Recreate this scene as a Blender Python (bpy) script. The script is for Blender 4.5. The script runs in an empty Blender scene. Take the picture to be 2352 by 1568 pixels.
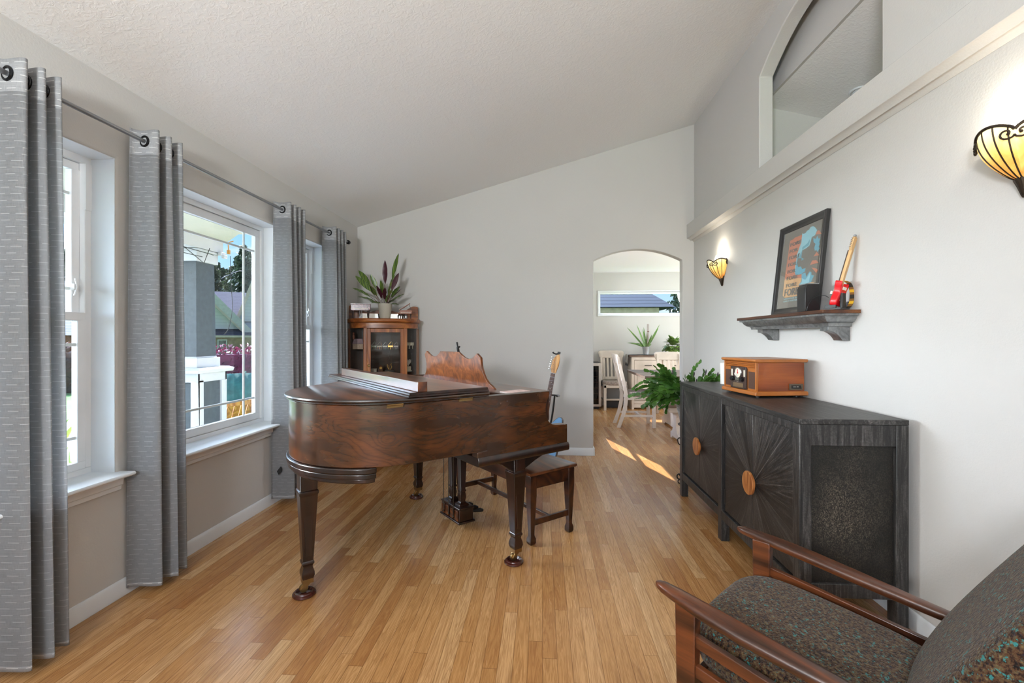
import bpy, bmesh, math, random
from mathutils import Vector as V, Matrix as M
R = math.radians
PI = math.pi
rnd = random.Random(7)
SC = bpy.context.scene
COL = SC.collection

# ------------------------------------------------------------------ objects
def new(bm, name, mat, parent=None, bev=0, seg=2, sharp=38, loc=None):
    bmesh.ops.remove_doubles(bm, verts=bm.verts, dist=1e-5)
    bmesh.ops.recalc_face_normals(bm, faces=bm.faces)
    me = bpy.data.meshes.new(name)
    bm.to_mesh(me)
    bm.free()
    for m in (mat if isinstance(mat, (list, tuple)) else [mat]):
        me.materials.append(m)
    if len(me.polygons):
        me.polygons.foreach_set('use_smooth', [True] * len(me.polygons))
        me.set_sharp_from_angle(angle=R(sharp))
    o = bpy.data.objects.new(name, me)
    COL.objects.link(o)
    o.parent = parent
    if loc:
        o.location = loc
    if bev:
        b = o.modifiers.new('bevel', 'BEVEL')
        b.width = bev
        b.segments = seg
        b.limit_method = 'ANGLE'
        b.angle_limit = R(40)
    return o

def tag(o, label, cat=None, group=None, kind=None):
    if label: o['label'] = label
    if cat: o['category'] = cat
    if group: o['group'] = group
    if kind: o['kind'] = kind
    return o

def thing(name, label, cat, loc=(0, 0, 0), rot=0, group=None, kind=None):
    o = bpy.data.objects.new(name, None)
    COL.objects.link(o)
    o.empty_display_size = .1
    o.location = loc
    o.rotation_euler = (0, 0, rot) if not isinstance(rot, tuple) else rot
    return tag(o, label, cat, group, kind)

def dup(root, loc, rot, label, group=None, scale=1):
    r = root.copy(); COL.objects.link(r)
    r.location = loc; r.rotation_euler = (0, 0, rot)
    r.scale = (scale,) * 3
    r['label'] = label
    if group: r['group'] = group
    for ch in list(root.children):
        c = ch.copy(); COL.objects.link(c); c.parent = r
        for g in list(ch.children):
            d = g.copy(); COL.objects.link(d); d.parent = c
    return r

# ------------------------------------------------------------------ shapes
def NB(): return bmesh.new()
def loft(bm, rings, caps=True, mi=0, closed=True, loop=False):
    vs = [[bm.verts.new(p) for p in r] for r in rings]
    n = len(vs[0])
    fs = []
    pairs = list(zip(vs, vs[1:])) + ([(vs[-1], vs[0])] if loop else [])
    for a, b in pairs:
        for i in range(n if closed else n - 1):
            j = (i + 1) % n
            try: fs.append(bm.faces.new((a[i], a[j], b[j], b[i])))
            except ValueError: pass
    if caps and not loop and closed:
        for r in (vs[0], vs[-1]):
            try: fs.append(bm.faces.new(r))
            except ValueError: pass
    for f in fs: f.material_index = mi
    return fs
def tr(T, p): return T @ V(p) if T else V(p)
def box(bm, x0, y0, z0, x1, y1, z1, mi=0, T=None):
    q = [(x0, y0), (x1, y0), (x1, y1), (x0, y1)]
    return loft(bm, [[tr(T, (x, y, z)) for x, y in q] for z in (z0, z1)], mi=mi)
def poly(bm, pts, ax, a, b, mi=0, T=None):
    f = {'X': lambda p, c: (c, p[0], p[1]), 'Y': lambda p, c: (p[0], c, p[1]), 'Z': lambda p, c: (p[0], p[1], c)}[ax]
    return loft(bm, [[tr(T, f(p, c)) for p in pts] for c in (a, b)], mi=mi)
def lathe(bm, prof, c=(0, 0, 0), seg=20, T=None, mi=0, a0=0, a1=2 * PI):
    full = abs(a1 - a0 - 2 * PI) < 1e-6
    n = seg if full else seg + 1
    rings = []
    for r, z in prof:
        r = max(r, 1e-4)
        rings.append([tr(T, (c[0] + r * math.cos(a0 + (a1 - a0) * i / seg), c[1] + r * math.sin(a0 + (a1 - a0) * i / seg), c[2] + z)) for i in range(n)])
    return loft(bm, rings, caps=full, mi=mi, closed=full)
def tube(bm, pts, r, seg=8, T=None, mi=0, caps=True, loop=False):
    pts = [V(p) for p in pts]
    n = len(pts)
    rs = r if isinstance(r, (list, tuple)) else [r] * n
    rings = []
    up = None
    for i, p in enumerate(pts):
        d = (pts[(i + 1) % n] - pts[i - 1]) if (loop or 0 < i < n - 1) else (pts[1] - pts[0] if i == 0 else pts[-1] - pts[-2])
        d.normalize()
        if up is None:
            up = V((0, 0, 1)) if abs(d.z) < .9 else V((1, 0, 0))
        x = up - d * up.dot(d)
        if x.length < 1e-4: x = d.orthogonal()
        x.normalize()
        y = d.cross(x)
        up = x
        rings.append([tr(T, p + (x * math.cos(2 * PI * k / seg) + y * math.sin(2 * PI * k / seg)) * rs[i]) for k in range(seg)])
    return loft(bm, rings, caps=caps, mi=mi, loop=loop)
def ball(bm, c, r, seg=12, mi=0, T=None):
    r = r if isinstance(r, tuple) else (r, r, r)
    k = max(4, seg // 2)
    rings = []
    for i in range(k + 1):
        t = PI * i / k
        s = max(math.sin(t), 1e-3)
        rings.append([tr(T, (c[0] + r[0] * s * math.cos(2 * PI * j / seg), c[1] + r[1] * s * math.sin(2 * PI * j / seg), c[2] - r[2] * math.cos(t))) for j in range(seg)])
    return loft(bm, rings, mi=mi)
def torus(bm, c, R0, r, axis='Z', seg=20, sg=8, mi=0, T=None):
    rings = []
    for i in range(seg):
        a = 2 * PI * i / seg
        ring = []
        for j in range(sg):
            b = 2 * PI * j / sg
            q = ((R0 + r * math.cos(b)) * math.cos(a), (R0 + r * math.cos(b)) * math.sin(a), r * math.sin(b))
            q = {'Z': q, 'Y': (q[0], q[2], q[1]), 'X': (q[2], q[0], q[1])}[axis]
            ring.append(tr(T, (c[0] + q[0], c[1] + q[1], c[2] + q[2])))
        rings.append(ring)
    return loft(bm, rings, mi=mi, loop=True)
def cr(pts, n=6, closed=False):
    """smooth curve through points"""
    P = [V(p) for p in pts]
    out = []
    m = len(P)
    for i in range(m if closed else m - 1):
        if closed: a, b, c, d = P[i - 1], P[i], P[(i + 1) % m], P[(i + 2) % m]
        else: a, b, c, d = P[max(i - 1, 0)], P[i], P[i + 1], P[min(i + 2, m - 1)]
        for k in range(n):
            t = k / n
            out.append(.5 * ((2 * b) + (c - a) * t + (2 * a - 5 * b + 4 * c - d) * t * t + (3 * b - a - 3 * c + d) * t ** 3))
    if not closed: out.append(P[-1])
    return out
def leaf(bm, base, d, up, L, W, droop=0, n=6, mi=0, fold=.15, wave=0, shape=1.0):
    """pointed leaf strip with a folded midrib"""
    d = V(d).normalized(); up = V(up); s = d.cross(up)
    if s.length < 1e-3: s = d.orthogonal()
    s.normalize(); nrm = s.cross(d)
    p = V(base); rows = []
    for i in range(n + 1):
        t = i / n
        w = W * .5 * (math.sin(PI * min(1, t ** shape * .97 + .03)) ** .8)
        wv = wave * math.sin(t * 22) * w
        rows.append((p - s * w + nrm * (w * fold + wv), p.copy(), p + s * w + nrm * (w * fold - wv)))
        dd = (d + V((0, 0, -1)) * droop * t * 1.6).normalized()
        p = p + dd * (L / n)
        nrm = (nrm - dd * nrm.dot(dd)).normalized()
    vs = [[bm.verts.new(q) for q in r] for r in rows]
    for a, b in zip(vs, vs[1:]):
        for k in (0, 1):
            f = bm.faces.new((a[k], a[k + 1], b[k + 1], b[k])); f.material_index = mi
def wallgrid(bm, ax, us, vs, holes, a, b):
    """solid wall between planes a and b of axis ax, with rectangular holes (u0,v0,u1,v1)"""
    f = {'X': lambda u, v, c: (c, u, v), 'Y': lambda u, v, c: (u, c, v)}[ax]
    us = sorted(set(us) | {h[0] for h in holes} | {h[2] for h in holes})
    vs = sorted(set(vs) | {h[1] for h in holes} | {h[3] for h in holes})
    def solid(i, j):
        if not (0 <= i < len(us) - 1 and 0 <= j < len(vs) - 1): return False
        cu, cv = (us[i] + us[i + 1]) / 2, (vs[j] + vs[j + 1]) / 2
        return not any(h[0] < cu < h[2] and h[1] < cv < h[3] for h in holes)
    def q(*ps): bm.faces.new([bm.verts.new(p) for p in ps])
    for i in range(len(us) - 1):
        for j in range(len(vs) - 1):
            if not solid(i, j): continue
            u0, u1, v0, v1 = us[i], us[i + 1], vs[j], vs[j + 1]
            for c in (a, b): q(f(u0, v0, c), f(u1, v0, c), f(u1, v1, c), f(u0, v1, c))
            for di, dj, e in ((-1, 0, ((u0, v0), (u0, v1))), (1, 0, ((u1, v0), (u1, v1))), (0, -1, ((u0, v0), (u1, v0))), (0, 1, ((u0, v1), (u1, v1)))):
                if not solid(i + di, j + dj):
                    (p, r), (s, t) = e
                    q(f(p, r, a), f(s, t, a), f(s, t, b), f(p, r, b))

# ------------------------------------------------------------------ materials
def lin(c):
    if isinstance(c, str):
        c = [int(c[i:i + 2], 16) / 255 for i in (0, 2, 4)]
        c = [x / 12.92 if x <= .04045 else ((x + .055) / 1.055) ** 2.4 for x in c]
    return (c[0], c[1], c[2], 1)
class Mt:
    def __init__(s, name, col=None, rough=.5, metal=0, spec=.5, coat=0):
        s.m = bpy.data.materials.new(name)
        s.m.use_nodes = True
        s.t = s.m.node_tree
        s.b = s.t.nodes['Principled BSDF']
        s.out = s.t.nodes['Material Output']
        if col is not None: s.set('Base Color', lin(col))
        s.set('Roughness', rough); s.set('Metallic', metal); s.set('Specular IOR Level', spec)
        if coat: s.set('Coat Weight', coat); s.set('Coat Roughness', .12)
    def set(s, k, v, node=None):
        i = (node or s.b).inputs[k]
        if isinstance(v, bpy.types.NodeSocket): s.t.links.new(v, i)
        else: i.default_value = v
    def n(s, typ, ins=None, out=0, **at):
        d = s.t.nodes.new('ShaderNode' + typ)
        for k, v in at.items(): setattr(d, k, v)
        for k, v in (ins or {}).items(): s.set(k, v, d)
        return d.outputs[out]
    def math(s, op, a, b=0, c=0):
        return s.n('Math', {0: a, 1: b, 2: c}, operation=op)
    def ramp(s, fac, stops, interp='LINEAR'):
        d = s.t.nodes.new('ShaderNodeValToRGB')
        s.set('Fac', fac, d)
        d.color_ramp.interpolation = interp
        e = d.color_ramp.elements
        while len(e) < len(stops): e.new(.5)
        for x, (p, c) in zip(e, stops):
            x.position = p
            x.color = lin(c) if not isinstance(c, (int, float)) else (c, c, c, 1)
        return d.outputs[0]
    def mix(s, f, a, b, bt='MIX'):
        d = s.t.nodes.new('ShaderNodeMix'); d.data_type = 'RGBA'; d.blend_type = bt
        s.set(0, f, d)
        for k, v in ((6, a), (7, b)): s.set(k, lin(v) if isinstance(v, (str, tuple)) else v, d)
        return d.outputs[2]
    def obj(s, sc=(1, 1, 1), rot=(0, 0, 0), loc=(0, 0, 0)):
        c = s.n('TexCoord', out=3)
        return s.n('Mapping', {'Vector': c, 'Scale': sc, 'Rotation': rot, 'Location': loc})
    def noise(s, vec, scale, detail=4, rough=.55, dist=0, out=0, dim='3D'):
        return s.n('TexNoise', {'Vector': vec, 'Scale': scale, 'Detail': detail, 'Roughness': rough, 'Distortion': dist}, out=out, noise_dimensions=dim)
    def bump(s, h, strength=.2, dist=.01):
        s.set('Normal', s.n('Bump', {'Height': h, 'Strength': strength, 'Distance': dist}))
def plain(name, col, rough=.5, metal=0, var=.06, vs=8, bump=0, bs=60, spec=.5, coat=0):
    m = Mt(name, col, rough, metal, spec, coat)
    c = lin(col)
    nz = m.noise(m.obj(), vs, 3)
    d = tuple(x * (1 - var * 2) for x in c[:3]); l = tuple(min(1, x * (1 + var * 2)) for x in c[:3])
    m.set('Base Color', m.ramp(nz, [(.3, d), (.7, l)]))
    if bump: m.bump(m.noise(m.obj(), bs, 3), bump)
    return m.m
def wood(name, dark, mid, light, axis='X', scale=1, rough=.35, fig=1.2, coat=0, spec=.5, bump=.05):
    m = Mt(name, mid, rough, spec=spec, coat=coat)
    k = {'X': (.8, 6, 6), 'Y': (6, .8, 6), 'Z': (6, 6, .8)}[axis]
    v = m.obj(tuple(x * scale for x in k))
    big = m.noise(v, .55, 2, .5, .4)
    w = m.n('TexNoise', {'Vector': v, 'Scale': 1.6, 'Detail': 5, 'Roughness': .6, 'Distortion': fig})
    rings = m.math('FRACT', m.math('MULTIPLY_ADD', big, 9, m.math('MULTIPLY', w, .8)))
    rings = m.math('ABSOLUTE', m.math('SUBTRACT', rings, .5))
    fine = m.noise(m.obj(tuple(x * scale * (1.2 if x < 1 else 9) for x in k)), 2.5, 4, .7)
    f = m.math('ADD', m.math('MULTIPLY', rings, 1.0), m.math('MULTIPLY', fine, .55))
    m.set('Base Color', m.ramp(f, [(.12, dark), (.5, mid), (.85, light)]))
    if bump: m.bump(fine, bump, .002)
    return m.m
def glassy(name, tint=(1, 1, 1), refl=.5, rough=0.0):
    m = Mt(name)
    tr_ = m.n('BsdfTransparent', {'Color': (*tint, 1)})
    gl = m.n('BsdfGlossy', {'Color': (1, 1, 1, 1), 'Roughness': rough})
    fr = m.n('Fresnel', {'IOR': 1.5})
    mx = m.n('MixShader', {0: m.math('MULTIPLY', fr, refl), 1: tr_, 2: gl})
    m.set('Surface', mx, m.out)
    return m.m
def leafmat(name, top, dark, under=None, vs=20, spots=False):
    m = Mt(name, top, .42)
    v = m.obj()
    nz = m.noise(v, vs, 3)
    col = m.ramp(nz, [(.35, dark), (.65, top)])
    if under:
        g = m.n('NewGeometry', out=6)
        col = m.mix(g, col, under)
    m.set('Base Color', col)
    trn = m.n('BsdfTranslucent', {'Color': col})
    mx = m.n('MixShader', {0: .25, 1: m.b.outputs[0], 2: trn})
    m.set('Surface', mx, m.out)
    return m.m

MATS = {}
def wall_mat(name, col, bs=140, st=.12, rough=.75):
    m = Mt(name, col, rough, spec=.25)
    v = m.obj()
    nz = m.noise(v, 1.2, 2)
    c = lin(col)
    m.set('Base Color', m.ramp(nz, [(.3, tuple(x * .97 for x in c[:3])), (.7, c[:3])]))
    m.bump(m.noise(v, bs, 3, .6), st, .004)
    return m.m
PAINT = wall_mat('greige_wall_paint', (.575, .563, .545), 110, .2)
def ceil_mat():
    m = Mt('knockdown_ceiling', (.84, .84, .84), .8, spec=.2)
    v = m.obj()
    a = m.noise(v, 33, 4, .6, 1.2)
    h = m.ramp(a, [(.46, 0), (.60, 1)])
    m.bump(m.math('ADD', h, m.math('MULTIPLY', m.noise(v, 160, 2), .2)), .2, .005)
    return m.m
CEIL = ceil_mat()
TRIM = plain('white_trim_paint', (.73, .76, .79), .35, var=.01)
VINYL = plain('white_vinyl', (.82, .83, .84), .3, var=.01)
def floor_mat():
    m = Mt('oak_strip_floor', 'b98a55', .3, spec=.5)
    o = m.n('TexCoord', out=3)
    sp = m.t.nodes.new('ShaderNodeSeparateXYZ'); m.set(0, o, sp)
    x, y = sp.outputs[0], sp.outputs[1]
    xi = m.math('DIVIDE', x, .057)
    i = m.math('FLOOR', xi); fx = m.math('SUBTRACT', xi, i)
    ri = m.n('TexWhiteNoise', {'W': i}, noise_dimensions='1D')
    yy = m.math('ADD', m.math('DIVIDE', y, .85), m.math('MULTIPLY', ri, 17))
    j = m.math('FLOOR', yy); fy = m.math('SUBTRACT', yy, j)
    rv = m.n('TexWhiteNoise', {'Vector': m.n('CombineXYZ', {0: i, 1: j})}, noise_dimensions='2D')
    gv = m.n('CombineXYZ', {0: m.math('MULTIPLY', x, 32), 1: m.math('MULTIPLY', y, 1.7), 2: m.math('MULTIPLY', rv, 60)})
    g1 = m.noise(gv, 1, 4, .55, 1.6)
    rings = m.math('ABSOLUTE', m.math('SUBTRACT', m.math('FRACT', m.math('MULTIPLY', g1, 6)), .5))
    fv = m.n('CombineXYZ', {0: m.math('MULTIPLY', x, 260), 1: m.math('MULTIPLY', y, 9), 2: m.math('MULTIPLY', rv, 60)})
    g2 = m.noise(fv, 1, 3, .6)
    dv = m.n('CombineXYZ', {0: m.math('MULTIPLY', x, 22), 1: m.math('MULTIPLY', y, 2.2), 2: m.math('MULTIPLY', rv, 30)})
    dk = m.noise(dv, 1, 3, .6, .8)
    base = m.ramp(rv, [(0, 'a27042'), (.2, 'b48553'), (.5, 'bc8e5c'), (.8, 'c49868'), (1, 'cba577')])
    f = m.math('ADD', m.math('MULTIPLY', rings, .55), m.math('MULTIPLY', g2, .65))
    c = m.mix(m.math('MULTIPLY', m.ramp(f, [(.25, 1), (.62, 0)]), .62), base, '7f522a')
    c = m.mix(m.math('MULTIPLY', m.ramp(dk, [(.64, 0), (.78, 1)]), .5), c, '5d3a1d')
    ex = m.math('MINIMUM', fx, m.math('SUBTRACT', 1, fx))
    ey = m.math('MULTIPLY', m.math('MINIMUM', fy, m.math('SUBTRACT', 1, fy)), 15)
    e = m.math('MINIMUM', ex, ey)
    gap = m.ramp(e, [(.008, 1), (.03, 0)])
    m.set('Base Color', m.mix(m.math('MULTIPLY', gap, .55), c, '4a2d16'))
    m.set('Roughness', m.math('ADD', .19, m.math('MULTIPLY', g2, .12)))
    m.bump(m.math('SUBTRACT', m.math('MULTIPLY', g2, .15), gap), .08, .0015)
    return m.m
FLOOR = floor_mat()
def walnut_case():
    m = Mt('figured_walnut_veneer', (.1, .05, .02), .24, coat=.25)
    o = m.n('TexCoord', out=3)
    sp = m.t.nodes.new('ShaderNodeSeparateXYZ'); m.set(0, o, sp); x, y, z = sp.outputs
    vec = m.n('CombineXYZ', {0: m.math('MULTIPLY', x, 1.6), 1: m.math('MULTIPLY', y, 1.5), 2: m.math('MULTIPLY', z, 6.5)})
    f = m.noise(vec, 1.0, 3, .5, .5)
    def swirl(f, cy, cz, ry, rz, k):
        a = m.math('DIVIDE', m.math('SUBTRACT', y, cy), ry); b = m.math('DIVIDE', m.math('SUBTRACT', z, cz), rz)
        r2 = m.math('ADD', m.math('MULTIPLY', a, a), m.math('MULTIPLY', b, b))
        return m.math('ADD', f, m.math('MULTIPLY', m.math('EXPONENT', m.math('MULTIPLY', r2, -1)), k))
    f = swirl(f, .80, .835, .20, .085, .45); f = swirl(f, 1.06, .80, .05, .035, .22); f = swirl(f, 1.2, .86, .12, .05, .2)
    f = m.math('ADD', f, m.math('MULTIPLY', m.noise(m.n('CombineXYZ', {0: m.math('MULTIPLY', x, 6), 1: m.math('MULTIPLY', y, 6), 2: m.math('MULTIPLY', z, 22)}), 1, 3), .05))
    fr = m.math('FRACT', m.math('MULTIPLY', f, 13))
    fine = m.noise(m.n('CombineXYZ', {0: m.math('MULTIPLY', x, 25), 1: m.math('MULTIPLY', y, 25), 2: m.math('MULTIPLY', z, 240)}), 1, 3, .6)
    cloud = m.noise(m.n('CombineXYZ', {0: m.math('MULTIPLY', x, 3), 1: m.math('MULTIPLY', y, 3), 2: m.math('MULTIPLY', z, 9)}), 1, 3)
    base = m.ramp(m.math('ADD', m.math('MULTIPLY', cloud, .85), m.math('MULTIPLY', fine, .2)), [(.38, '29170b'), (.52, '3e2411'), (.66, '5a3118')])
    c = m.mix(m.math('MULTIPLY', m.ramp(fr, [(.0, .9), (.10, .35), (.5, 0), (.88, .3), (1, .85)]), .6), base, '170b05')
    m.set('Base Color', c)
    m.set('Roughness', .24)
    return m.m
WALNUT_C = walnut_case()
WALNUT = wood('figured_walnut', '170a05', '43200d', '6e3a17', 'Y', .9, .28, 2.2, coat=.25)
WALNUT_D = wood('dark_walnut_trim', '0a0503', '1c0d07', '2f170d', 'Z', 1.2, .3, 1.0, coat=.3)
WALNUT_T = wood('walnut_lid_top', '24110a', '492614', '6b3d22', 'X', .8, .3, 1.4, coat=.35)
BURL = Mt('burl_walnut', '5e3114', .32, coat=.3)
_n = BURL.n('TexNoise', {'Vector': BURL.obj((1, 1, .6)), 'Scale': 15, 'Detail': 6, 'Roughness': .65, 'Distortion': 2.2}); BURL.set('Base Color', BURL.ramp(_n, [(.3, '3a1c0b'), (.5, '653514'), (.72, '8a4f22')])); BURL = BURL.m
OAKRED = wood('red_oak_cabinet', '552a10', '8f5022', 'ad7038', 'Z', 1.3, .35, .9)
OAKRED_X = wood('red_oak_rail', '552a10', '85481e', 'a56730', 'X', 1.3, .35, .9)
BRASS = plain('aged_brass', (.28, .18, .075), .4, 1, var=.1)
CHROME = plain('polished_metal', (.75, .75, .75), .15, 1, var=.02)
BLACK = plain('black_plastic', (.012, .012, .013), .4, var=.1)
BLACKM = plain('black_metal', (.02, .018, .016), .45, .3, var=.1)
GLASS = glassy('clear_glass', (.97, .985, .98), .10)
GLASSD = glassy('cabinet_glass', (.90, .88, .84), .6)
GLASSP = glassy('picture_glass', (.98, .98, .98), .35)
SOIL = plain('potting_soil', (.03, .018, .01), .9, var=.3, vs=60, bump=.6)
# ================================================================== the room
WX, RX, BY = -2.04, 1.59, 4.905
CZ = lambda x: 2.477 + (x - WX) * .2818
def struct(bm, name, mat, label, bev=0, seg=3, parent=None):
    o = new(bm, name, mat, parent, bev, seg)
    if parent is None: tag(o, label, name.split('_')[0], kind='structure')
    return o
b = NB(); box(b, -2.24, -3.4, -.06, 4.6, 8.75, 0)
struct(b, 'floor', FLOOR, 'oak strip floor running through living room and dining room')
WINS = [(1.53, 2.05), (2.29, 3.41), (3.65, 4.17)]
b = NB(); wallgrid(b, 'X', [-3.4, 5.01], [-.06, 2.8], [(a, .585, c, 2.113) for a, c in WINS], -2.04, -2.22)
struct(b, 'wall_left', PAINT, 'greige wall with three recessed windows behind the curtains', .012, 4)
arc = lambda x0, x1, z0, h, n=20: [(x0 + (x1 - x0) * i / n, z0 + h * (1 - (2 * i / n - 1) ** 2)) for i in range(n + 1)]
b = NB(); poly(b, [(-2.24, -.06), (.543, -.06)] + arc(.543, 1.472, 2.08, .118) + [(1.472, -.06), (1.8, -.06), (1.8, 3.75), (-2.24, 3.75)], 'Y', BY, 5.012)
struct(b, 'wall_back', PAINT, 'greige end wall with the arched doorway to the dining room', .008, 3)
b = NB(); box(b, RX, -3.4, -.06, 1.75, BY, 2.44)
struct(b, 'wall_right', PAINT, 'greige side wall behind the dark sideboard')
b = NB(); poly(b, [(-3.4, 2.445), (2.25, 2.445)] + arc(2.25, 3.46, 3.17, .2) + [(3.46, 2.445), (BY, 2.445), (BY, 3.8), (-3.4, 3.8)], 'X', RX, 1.69)
struct(b, 'wall_right_upper', PAINT, 'upper greige wall with an arched opening above the ledge', .008, 3)
b = NB(); poly(b, [(1.75, 2.445), (1.515, 2.445), (1.515, 2.300), (1.527, 2.297), (1.545, 2.287), (1.552, 2.278), (1.556, 2.278), (1.556, 2.284), (1.567, 2.283), (1.578, 2.274), (1.585, 2.264), (1.59, 2.262), (1.59, 2.40), (1.75, 2.40)], 'Y', -3.4, BY)
struct(b, 'trim_1', PAINT, 'boxed ledge with crown moulding along the right wall', .003, 2)
b = NB(); poly(b, [(-2.24, CZ(-2.24)), (1.69, CZ(1.69)), (1.69, CZ(1.69) + .1), (-2.24, CZ(-2.24) + .1)], 'Y', -3.4, 5.01)
struct(b, 'ceiling', CEIL, 'sloping white textured ceiling of the living room')
b = NB(); wallgrid(b, 'Y', [-2.24, 1.75], [-.06, 3.8], [(-1.5, .3, 1.1, 2.4)], -3.2, -3.4)  # the opening is invented, to let light in from behind
struct(b, 'wall_rear', PAINT, 'greige wall behind the camera with a wide opening added to let light in')
def baseb(y0, y1, name, ax, p, q, label):
    b = NB()
    pr = [(0, 0), (.013, 0), (.013, .06), (.010, .068), (.009, .075), (.004, .082), (0, .083)]
    if ax == 'Y': poly(b, [(p + q * u, z) for u, z in pr], 'Y', y0, y1)
    else: poly(b, [(p + q * u, z) for u, z in pr], 'X', y0, y1)
    struct(b, name, TRIM, label, .002)
baseb(-3.2, BY, 'baseboard_left', 'Y', WX, 1, 'white baseboard under the left windows')
baseb(-3.2, BY, 'baseboard_right', 'Y', RX, -1, 'white baseboard behind the sideboard')
baseb(WX, .543, 'baseboard_back', 'X', BY, -1, 'white baseboard on the end wall left of the arch')
b = NB(); box(b, .5432, BY - .013, 0, .556, 5.012, .08)
struct(b, 'baseboard_jamb', TRIM, 'white baseboard wrapping the left jamb of the arch', .002)
# foyer seen through the upper opening
b = NB(); poly(b, [(1.8, 3.147), (4.6, 2.45), (4.6, 2.55), (1.8, 3.247)], 'Y', -1, 3.95)
struct(b, 'ceiling_foyer', CEIL, 'grey foyer ceiling seen through the upper opening')
b = NB(); box(b, 1.78, -1, 3.147, 1.9, 3.95, 3.7); struct(b, 'trim_2', PAINT, 'beam at the edge of the foyer ceiling')
b = NB(); box(b, 1.69, 3.85, 0, 4.6, 3.95, 3.4); struct(b, 'wall_foyer', PAINT, 'foyer wall seen through the upper opening')
b = NB(); box(b, 1.69, -3.4, 3.56, 4.7, 3.95, 3.66); struct(b, 'ceiling_foyer_high', PAINT, 'high foyer ceiling beside the upper opening')
b = NB(); box(b, 4.6, -3.4, -.06, 4.7, 3.95, 3.66); struct(b, 'wall_foyer_right', PAINT, 'foyer wall opposite the upper opening')
# dining room
b = NB(); wallgrid(b, 'Y', [.5, 4.6], [-.06, 2.6], [(1.05, 1.69, 2.95, 2.122)], 8.6, 8.75)
struct(b, 'wall_dining_far', PAINT, 'dining room end wall with a low wide window', .006, 3)
DW = [(5.88, .72, 6.42, 1.40), (5.88, 1.56, 6.42, 2.28)]
b = NB(); wallgrid(b, 'X', [5.43, 8.6], [-.06, 2.6], DW, .6, .585); box(b, .40, 5.012, -.06, .5432, 5.45, 2.6); box(b, .53, 5.43, -.06, .6, 5.45, 2.6)
struct(b, 'wall_dining_left', PAINT, 'dining room side wall left of the arch')
b = NB(); wallgrid(b, 'X', [5.012, 8.6], [-.06, 2.6], [(5.3, .3, 8.2, 2.3)], 4.45, 4.6)  # the opening is invented, to brighten the dining room
struct(b, 'wall_dining_right', PAINT, 'unseen dining room wall with a wide opening added for light')
b = NB(); box(b, .5, 5.012, 2.478, 4.6, 8.75, 2.6); struct(b, 'ceiling_dining', CEIL, 'flat white dining room ceiling')
b = NB(); box(b, 1.75, 4.96, 0, 4.6, 5.012, 2.6); struct(b, 'wall_dining_near', PAINT, 'dining room wall behind the living room')

# ---- windows of the left wall
def bar(bm, x0, x1, y0, y1, z0, z1, w):
    """rectangular ring frame of section w between x0,x1"""
    for a in ((y0, z0, y1, z0 + w), (y0, z1 - w, y1, z1), (y0, z0 + w, y0 + w, z1 - w), (y1 - w, z0 + w, y1, z1 - w)):
        box(bm, x0, a[0], a[1], x1, a[2], a[3])
def window(idx, y0, y1, hung):
    z0, z1 = .585, 2.113
    w = thing('window_%d' % idx, ['white double-hung window nearest the camera', 'wide white picture window over the porch pedestal', 'white double-hung window farthest along the left wall'][idx - 1], 'window', (0, 0, 0), kind='structure')
    b = NB(); bar(b, -2.225, -2.165, y0, y1, z0 + .018, z1, .032)
    new(b, 'window_frame', VINYL, w, .003)
    def mun(bm, x, a, c, d, e):
        for z in (d + .115, e - .115): box(bm, x - .006, a, z - .007, x + .006, c, z + .007)
        for y in (a + .115, c - .115): box(bm, x - .005, y - .007, d, x + .005, y + .007, e)
    def sash(x, a, c, d, e, wd, nm):
        b = NB(); bar(b, x - .016, x + .016, a, c, d, e, wd)
        s = new(b, nm, VINYL, w, .003)
        b = NB(); mun(b, x, a + wd, c - wd, d + wd, e - wd); new(b, 'muntin', VINYL, s, .001)
        b = NB(); box(b, x + .007, a + wd - .004, d + wd - .004, x + .010, c - wd + .004, e - wd + .004); new(b, 'pane', GLASS, s)
        return s
    if hung:
        zm = 1.352
        sash(-2.207, y0 + .034, y1 - .034, zm - .02, z1 - .034, .036, 'upper_sash')
        s = sash(-2.176, y0 + .034, y1 - .034, z0 + .05, zm + .02, .036, 'lower_sash')
        b = NB(); box(b, -2.16, (y0 + y1) / 2 - .03, zm + .018, -2.14, (y0 + y1) / 2 + .03, zm + .032); ball(b, (-2.15, (y0 + y1) / 2, zm + .036), (.008, .02, .008)); new(b, 'sash_lock', VINYL, w)
        for yy in (y1 - .012, y0 + .012):
            b = NB(); box(b, -2.168, yy - .02, 1.86, -2.160, yy + .012, 2.08); new(b, 'jamb_liner', VINYL, w)
        b = NB(); box(b, -2.186, y1 - .075, 1.475, -2.172, y1 - .06, 1.505); tube(b, [(-2.18, y1 - .067, 1.45), (-2.165, y1 - .067, 1.49), (-2.175, y1 - .067, 1.53)], .004); new(b, 'vent_latch', VINYL, w)
    else:
        sash(-2.196, y0 + .034, y1 - .034, z0 + .05, z1 - .034, .05, 'fixed_sash')
    b = NB(); poly(b, [(-2.17, .592), (-1.968, .592), (-1.962, .597), (-1.962, .604), (-1.968, .609), (-2.17, .609)], 'Y', y0 - .027, y1 + .027); new(b, 'sill', TRIM, w, .002)
    b = NB(); poly(b, [(-2.04, .592), (-2.0, .592), (-2.012, .575), (-2.014, .55), (-2.022, .545), (-2.024, .525), (-2.04, .522)], 'Y', y0 - .012, y1 + .012); new(b, 'apron', TRIM, w, .001)
    b = NB(); bar(b, -2.17, -2.045, y0 + .0005, y1 - .0005, z0 - .0, z1 - .0005, .0025)
    new(b, 'reveal_lining', TRIM, w)
for i, (a, c) in enumerate(WINS): window(i + 1, a, c, i != 1)
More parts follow.
